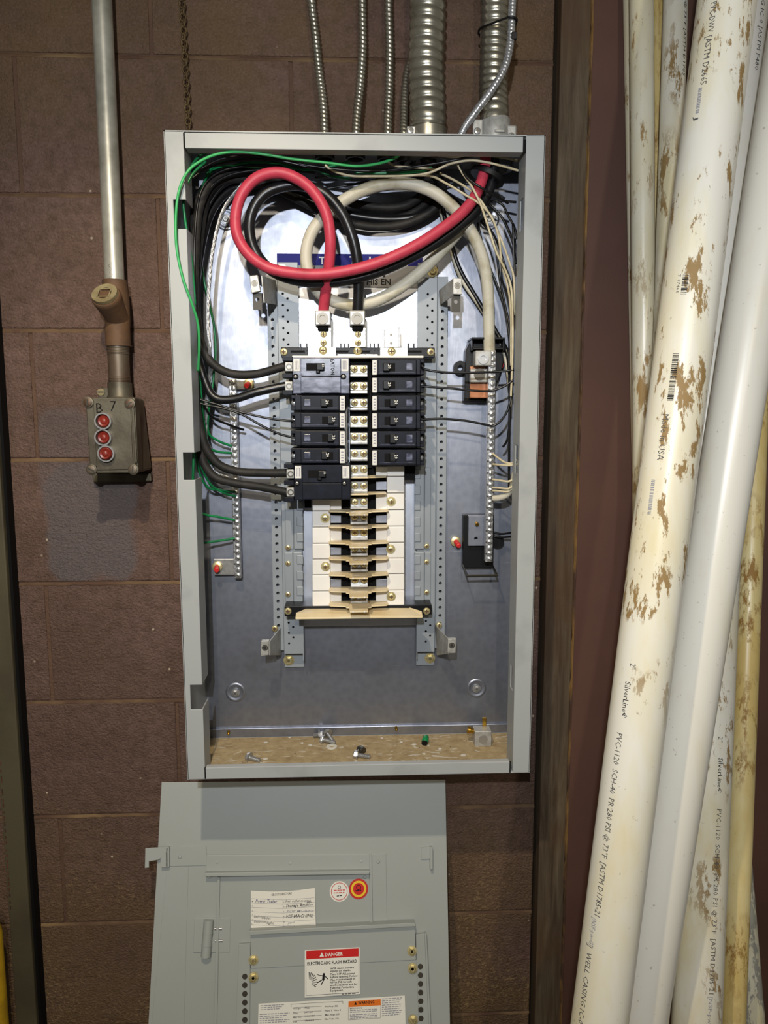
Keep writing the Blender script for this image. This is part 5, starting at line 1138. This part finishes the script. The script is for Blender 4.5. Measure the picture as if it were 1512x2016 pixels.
ctext('ELECTRIC ARC FLASH HAZARD', 605, 1900.5, 703, 1895, 5.4, 'ink', dl, h, 0.02)
for i, (s, wd) in enumerate((('Will cause severe', 47), ('injury or death.', 41), ('Turn OFF ALL power', 49), ('before opening. Follow', 54), ('ALL requirements in', 49), ('NFPA 70E for safe', 43), ('work practices and for', 54), ('Personal Protective', 47), ('Equipment.', 26))):
    y = 1908.5+i*5.35+(1 if i > 1 else 0); ctext(s, 650, y, 650+wd, y-wd*0.05, 3.3, 'ink', dl, h, 0.02)
cbars(673, 1958, 700, 1956.5, 1.3, 'ink_grey', dl, h)
# label frame lines
for a, b, c, d in ((602.5, 1889, 602.5, 1960), (706.5, 1883, 706.5, 1953), (602.5, 1960, 706.5, 1953.5)):
    p, q = C(a, b, h), C(c, d, h); mb = MB(); mb.tube([p, q], 0.0003, 4); mb.build('frame_line', 'ink', dl)
# pictogram: burst and falling figure
mb = CM()
def seg(a, b, w1, w2=None):
    p, q = C(a[0], a[1], h), C(b[0], b[1], h); w2 = w1 if w2 is None else w2; s = (q-p).cross(cn_).normalized()
    mb.add([p-s*w1/2, p+s*w1/2, q+s*w2/2, q-s*w2/2], [(0, 1, 2, 3)])
for k in range(9):
    a = math.radians(-28+k*15); seg((609+5*math.cos(a), 1934-6*math.sin(a)), (609+15*math.cos(a), 1934-20*math.sin(a)), 0.0004, 0.0013)
mb.build('burst', 'ink', dl); mb = CM()
p = C(637.5, 1918, h); mb.add([p+cu*0.0018*math.cos(j*.7854)+cv*0.0018*math.sin(j*.7854) for j in range(8)], [tuple(range(8))])
for a, b, w_ in (((637, 1920), (636.5, 1929), 0.0036), ((637, 1921), (629, 1920.5), 0.0010), ((629, 1920.5), (624, 1918), .0009), ((639, 1921), (645.5, 1927.5), 0.0013), ((636, 1928), (624.5, 1935), 0.0014), ((638, 1928), (632, 1939), 0.0014)): seg(a, b, w_)
mb.build('figure', 'ink', dl)
wl = lab('warning_label', [(509, 1976), (797, 1960), (800, 2060), (507, 2060)], HL, 'label_white', label='large cream white rating and warning label')
lab('orange_band', [(686, 1971.5), (749.5, 1967), (750, 1979), (686, 1983)], HL+0.0002, 'warning_orange', wl)
mb = CM(); mb.add([C(697, 1978.5, h), C(703, 1978, h), C(700, 1972, h)], [(0, 1, 2)]); mb.build('triangle', 'ink', wl)
ctext('WARNING', 705, 1977.5, 737, 1975.3, 5, 'ink', wl, h, 0.02)
ctext('EXPLOSION', 689, 1987, 712, 1985.6, 2.2, 'ink', wl, h, 0.01)
for i in range(5): cbars(689, 1990.5+i*3.3+(2 if i > 1 else 0), 742, 1987.5+i*3.3+(2 if i > 1 else 0), 1.3, 'ink_light', wl, h)
for i in range(9): cbars(752, 1967.5+i*4.1, 792-3*(i % 3), 1965+i*4.1, 1.3, 'ink_light', wl, h)
for i in range(3): cbars(513, 1981+i*4, 560-5*i, 1978.5+i*4, 1.3, 'ink_light', wl, h)
for i in range(5): cbars(511, 1998+i*4.2, 570-6*(i % 3), 1995+i*4.2, 1.3, 'ink_light', wl, h)
for a, b, c, d in ((573, 1977, 675, 1971), (577, 1984, 633, 1981), (577, 1993, 633, 1990), (577, 2001.5, 633, 1998.5), (577, 2010, 633, 2007), (573, 1977, 573, 1983), (675, 1971, 675, 1976), (686, 1983, 686, 2008), (750, 1979, 749, 2004), (686, 2008, 749, 2004)):
    p, q = C(a, b, h), C(c, d, h); mb = MB(); mb.tube([p, q], 0.00025, 4); mb.build('frame_line', 'ink_grey', wl)
for s, a, b, w_ in (('Pnl Type', 577, 1987, 15), ('PRL2a', 600, 1986, 10), ('Volts', 577, 1996.5, 9), ('208Y/120V', 599, 1994.5, 18), ('Main Cat', 577, 2004.5, 16), ('120840VB01', 600, 2002, 20), ('Date', 577, 2013, 8), ('GB040618', 600, 2011, 18), ('Pnl Ampt 225', 640, 1983, 26), ('Phase 3  Wire 4', 639, 1991.5, 32), ('Max Amps 225', 640, 1999.5, 28), ('Max Volts 120', 639, 2008, 28)):
    ctext(s, a, b, a+w_, b-w_*0.05, 2.6, 'ink', wl, h, 0.01)
# round seals
for px, py, r, cols, l in ((668, 1755, 0.0156, ((1.0, 'label_white'), (0.86, 'seal_red'), (0.80, 'label_white')), 'round white and red sticker'), (706, 1750, 0.0156, ((1.0, 'seal_red'), (0.80, 'seal_yellow'), (0.58, 'danger_red')), 'round red and yellow sticker')):
    pr = None
    for k, (f_, mt) in enumerate(cols):
        p = C(px, py, 0.0020+0.0003*k); mb = MB(); mb.lathe(p, cn_, [(0, r*f_), (0.0002, r*f_)], 40); o = mb.build('round_sticker' if k == 0 else 'sticker_ring', mt, cov if k == 0 else pr)
        if k == 0: pr = o; o['label'] = l
    hh = 0.0031
    if cols[1][1] == 'seal_red':
        for dy, w_, mt in ((-1, 22, 'danger_red'), (4, 22, 'danger_red'), (10, 10, 'ink')): cbars(px-w_/2, py+dy, px+w_/2, py+dy-1, 1.5, mt, pr, hh)
        p = C(px, py-8, hh); mb = MB(); mb.ring(p, p+cn_*0.0001, 0.0026, 0.0018, 16); mb.build('emblem', 'ink_grey', pr)
    else:
        p = C(px, py-3, hh); mb = MB(); mb.ring(p, p+cn_*0.0001, 0.0040, 0.0030, 18); mb.build('emblem', 'ink', pr)
        cbars(px-6, py+5, px+6, py+4, 2, 'ink', pr, hh)
# the directory card stands in the pocket: a thing of its own
card = thing('circuit_directory', C(557, 1835, 0.006), 'handwritten white circuit directory card in the pocket of the cover', 'paper card')
top = [(494 + (620-494)*i/12, 1753.5 - 5.5*i/12 + 4.2*math.sin(math.pi*i/12)) for i in range(13)]
mb = MB(); fr = [C(a, b, 0.0065) for a, b in top]; bt = [C(494+(622-494)*i/12, 1840-7*i/12, 0.0065) for i in range(13)]
mb.add(fr+bt+[p-cn_*0.0004 for p in fr+bt], [(i, i+1, 14+i, 13+i) for i in range(12)] + [(26+i, 39+i, 40+i, 27+i) for i in range(12)] + [(i, 26+i, 27+i, i+1) for i in range(12)]); mb.build('sheet', 'paper', card)
hc = 0.0070
ctext('CIRCUIT DIRECTORY', 534, 1764, 575, 1761, 4, 'ink_grey', card, hc, 0.012)
for i in range(7):
    y = 1770+i*8.6; k = 0.06
    for a, b, dy0, dy1 in ((495, 557, -1.0, 1.5), (557, 619, 1.5, -2.5)):
        p, q = C(a, y+dy0, hc), C(b, y+dy1, hc); mb = MB(); mb.tube([p, q], 0.00022, 4); mb.build('ruled_line', 'ink_light', card)
p, q = C(557, 1771, hc), C(558, 1828, hc); mb = MB(); mb.tube([p, q], 0.00022, 4); mb.build('ruled_line', 'ink_light', card)
for s, a, b, w_, hh_, mt in (('Power Trailer', 503, 1776.5, 43, 5.5, 'ink_blue'), ('Bathroom', 500, 1806, 22, 4, 'ink_grey'), ('outlet', 515, 1809, 18, 4, 'ink_grey'), ('Bathroom', 500, 1816, 25, 4, 'ink_grey'), ('light', 525, 1819, 14, 4.5, 'ink_grey'), ('four outlet counter', 562, 1776.5, 50, 4.5, 'ink_grey'), ('Storage Rm', 563, 1786.5, 38, 6, 'ink'), ('MEN', 604, 1779, 10, 3.5, 'ink'), ('Rooms', 603, 1783.5, 14, 3.2, 'ink'), ('POP Machine', 564, 1797, 52, 5, 'ink_light'), ('ICE MACHINE', 563, 1807, 54, 5.5, 'ink'), ('yard', 566, 1819, 14, 3.5, 'ink_light'), ('yard', 566, 1827.5, 14, 3.5, 'ink_light')):
    ctext(s, a, b, a+w_, b-(1.5 if a > 556 else -1), hh_, mt, card, hc, 0.004, 0.25, 'handwriting')
for s, a, y0 in (('1', 496, 1776), ('3', 496, 1785), ('5', 496, 1794), ('7', 496, 1803), ('9', 496, 1812), ('11', 495, 1821), ('2', 558, 1778), ('4', 558, 1787), ('6', 558, 1796), ('8', 558, 1806), ('10', 558, 1817), ('12', 558, 1826)): ctext(s, a, y0, a+(1.6 if len(s) == 1 else 3), y0, 2.6, 'ink_grey', card, hc, 0)

# ================================================================== white plastic pipes leaning on the column
def pipe(name, a, b, dia, mat, label, ztop=2.55, zbot=0.0, group='plastic pipes leaning on the column', Y=None):
    """a, b: (pixel x, pixel y, apparent width) of two points of the axis"""
    if Y: P0 = at(a[0], a[1], Y[0]); P1 = at(b[0], b[1], Y[1])
    else: P0 = atd(a[0], a[1], F*dia/a[2]); P1 = atd(b[0], b[1], F*dia/b[2])
    d = (P1-P0).normalized()
    if d.z > 0: d = -d; P0, P1 = P1, P0
    top = P0 - d*((ztop-P0.z)/(-d.z)); bot = P1 + d*((P1.z-zbot)/(-d.z))
    t = thing(name, bot, label, 'pipe', group)
    mb = MB(); r = dia/2; n = 40
    for tr, nn in ((r, n),):
        dd, u, w_ = mb.frame(bot-top); vv = []
        for p, rr in ((top, r*0.9), (top, r), (bot, r), (bot, r*0.9)):
            for i in range(n):
                an = 2*math.pi*i/n; vv.append(p + (u*math.cos(an)+w_*math.sin(an))*rr)
        ff = [(k*n+i, k*n+(i+1) % n, ((k+1) % 4)*n+(i+1) % n, ((k+1) % 4)*n+i) for k in range(4) for i in range(n)]
        mb.add(vv, ff)
    mb.build('tube', mat, t, smooth=True, auto=40)
    return dict(t=t, top=top, bot=bot, d=(bot-top).normalized(), r=r)
def on_pipe(pp, px, py):     # axis parameter nearest to the ray, for a pixel row on the axis
    best = None
    d0 = ray(px, py)
    w0 = CAM - pp['top']; a = d0.dot(d0); b = d0.dot(pp['d']); c = 1.0; d = d0.dot(w0); e = pp['d'].dot(w0); den = a*c-b*b
    return (a*e-b*d)/den
def ptext(pp, s, c0, c1, frac, hgt, mat='ink_grey', bold=0.0, name='printed_text'):
    """lettering that runs down the pipe between two pixels of its axis"""
    s0 = on_pipe(pp, *c0); s1 = on_pipe(pp, *c1); mid = pp['top']+pp['d']*((s0+s1)/2)
    tocam = (CAM-mid); tocam -= pp['d']*tocam.dot(pp['d']); tocam.normalize(); side = pp['d'].cross(tocam).normalized()
    if side.dot(RT) < 0: side = -side
    v, f, W = text_geo(s, bold=bold); k = (s1-s0)/W; sy = hgt/0.7; a0 = math.asin(max(-0.97, min(0.97, frac))); mb = MB(); R = pp['r']+0.00025; vv = []
    for p in v:
        an = a0 + (p.y*sy - hgt/2)/pp['r']; vv.append(pp['top']+pp['d']*(s0+p.x*k) + (tocam*math.cos(an)+side*math.sin(an))*R)
    mb.add(vv, f); return mb.build(name, mat, pp['t'])
IN2, IN1, IN34 = 0.0603, 0.0334, 0.0267
P_a = pipe('plastic_pipe', (1245, 0, 34), (1257, 700, 33), IN34, 'old_white_pvc', 'thin white plastic pipe at the far left, half hidden by its neighbour', Y=(-.037, -.040), ztop=2.3)
P_b = pipe('plastic_pipe', (1263, 0, 45.5), (1267.5, 700, 44), IN1, 'old_white_pvc', 'white plastic pipe nearest the brown column edge, stained with fine dirt', Y=(-.080, -.098), ztop=2.3)
P_c = pipe('plastic_pipe', (1295, 0, 32), (1291, 560, 31.5), 0.0213, 'yellowed_pvc', 'thin yellowed pipe squeezed between two white pipes at the top', Y=(-.047, -.056), ztop=2.3)
P_d = pipe('plastic_pipe', (1330, 0, 46), (1314, 560, 45), IN1, 'white_pvc_dirty', 'white plastic pipe left of the big stained pipe at the top', Y=(-.084, -.140), ztop=2.3)
P_j = pipe('plastic_pipe', (1466, 0, 92), (1385, 820, 92), IN2, 'white_pvc_clean', 'white plastic pipe lying behind the big stained pipe')
P_g = pipe('plastic_pipe', (1371, 2016, 93), (1403, 1300, 87), IN2, 'white_pvc_dirty', 'white printed pipe with a long brown dirt streak at the lower right', ztop=1.70)
P_h = pipe('plastic_pipe', (1442, 2016, 49), (1482, 1000, 44.5), IN1, 'yellowed_pvc', 'yellowed dirty pipe at the right, second from the frame edge below', ztop=1.56)
P_i = pipe('plastic_pipe', (1482, 2016, 46), (1448, 1600, 45), IN1, 'grey_stained_pvc', 'short grey stained pipe at the lower right corner', ztop=0.80)
P_e = pipe('plastic_pipe', (1431, 0, 111), (1180, 2016, 108), IN2, 'white_pvc_stained', 'big white pipe with brown dirt patches, slanting in front')
P_f = pipe('plastic_pipe', (1474, 650, 101), (1260, 2016, 99), IN2, 'white_pvc_clean', 'big clean white pipe slanting right of the stained one')
def ax(pp, y): 
    # pixel x of the axis at pixel row y, from its two ends
    q0, q1 = pp['top'], pp['bot']
    def pj(p):
        w_ = p-CAM; z = w_.dot(FW); return 756+F*w_.dot(RT)/z, 1008-F*w_.dot(UP)/z
    lo, hi = 0.0, 1.0
    for _ in range(40):
        m_ = (lo+hi)/2
        if pj(q0.lerp(q1, m_))[1] < y: lo = m_
        else: hi = m_
    return pj(q0.lerp(q1, lo))[0], y
def pt(pp, s, y0, y1, frac, hgt, mat='ink_grey', bold=0.0): return ptext(pp, s, ax(pp, y0), ax(pp, y1), frac, hgt, mat, bold)
def barcode(pp, y0, y1, frac, hgt):
    yy = y0
    while yy < y1:
        w_ = random.choice((0.9, 1.5, 2.2)); c0 = ax(pp, yy); s0 = on_pipe(pp, *c0); s1 = on_pipe(pp, *ax(pp, min(yy+w_, y1)))
        mid = pp['top']+pp['d']*s0; tc = CAM-mid; tc -= pp['d']*tc.dot(pp['d']); tc.normalize(); sd = pp['d'].cross(tc).normalized()
        if sd.dot(RT) < 0: sd = -sd
        a0 = math.asin(frac); da = hgt/2/pp['r']; R = pp['r']+0.00025; q = []
        for s_, sg in ((s0, -1), (s0, 1), (s1, 1), (s1, -1)): q.append(pp['top']+pp['d']*s_+(tc*math.cos(a0+sg*da)+sd*math.sin(a0+sg*da))*R)
        BAR.add(q, [(0, 1, 2, 3)]); yy += w_+random.choice((0.9, 1.4, 2.0))
pt(P_e, 'PVC-DWV', 34, 92, -0.40, 0.0062); pt(P_e, '[ASTM D2665', 98, 192, -0.42, 0.0066); BAR = MB(); barcode(P_e, 197, 246, -0.50, 0.0040); BAR.build('faded_print', 'ink_light', P_e['t']); pt(P_e, 'J', 250, 258, -0.52, 0.0052)
pt(P_e, '7 17461', 556, 590, -0.42, 0.0030)
BAR = MB(); barcode(P_e, 556, 595, -0.22, 0.0060); BAR.build('barcode', 'ink', P_e['t'])
BAR = MB(); barcode(P_e, 708, 798, -0.22, 0.0062); BAR.build('barcode', 'ink', P_e['t'])
pt(P_e, 'Made in USA', 824, 912, -0.30, 0.0068); BAR = MB(); barcode(P_e, 950, 1016, -0.45, 0.0040); BAR.build('faded_print', 'ink_light', P_e['t'])
pt(P_e, '2"', 1302, 1312, -0.36, 0.0064); pt(P_e, 'SilverLine®', 1338, 1408, -0.45, 0.0066, 'ink'); pt(P_e, 'PVC-1120  SCH-40  PR 280 PSI @ 73°F  [ASTM D1785-21', 1438, 1790, -0.52, 0.0068)
pt(P_e, '[NSF-pw-G]', 1797, 1850, -0.60, 0.0056, 'ink_light'); pt(P_e, ']  WELL CASING IC-0 [AS', 1850, 2030, -0.63, 0.0068)
pt(P_j, 'WELL CASING IC-0 [ASTM F480', -70, 160, 0.72, 0.0064)
pt(P_g, '2"', 1444, 1454, 0.45, 0.006); pt(P_g, 'SilverLine®', 1484, 1552, 0.50, 0.0062, 'ink'); pt(P_g, 'PVC-1120  SCH-40  PR 280 PSI @ 73°F  [ASTM D1785-21', 1582, 1935, 0.52, 0.0062); pt(P_g, '[NSF-pw] 1', 1940, 2005, 0.50, 0.0052, 'ink_light')
BAR = MB(); barcode(P_g, 1130, 1165, 0.30, 0.0040); BAR.build('faded_print', 'ink_light', P_g['t']); pt(P_d, 'PSI @ 73°F [ASTM D1785', -10, 160, 0.80, 0.0046, 'ink')
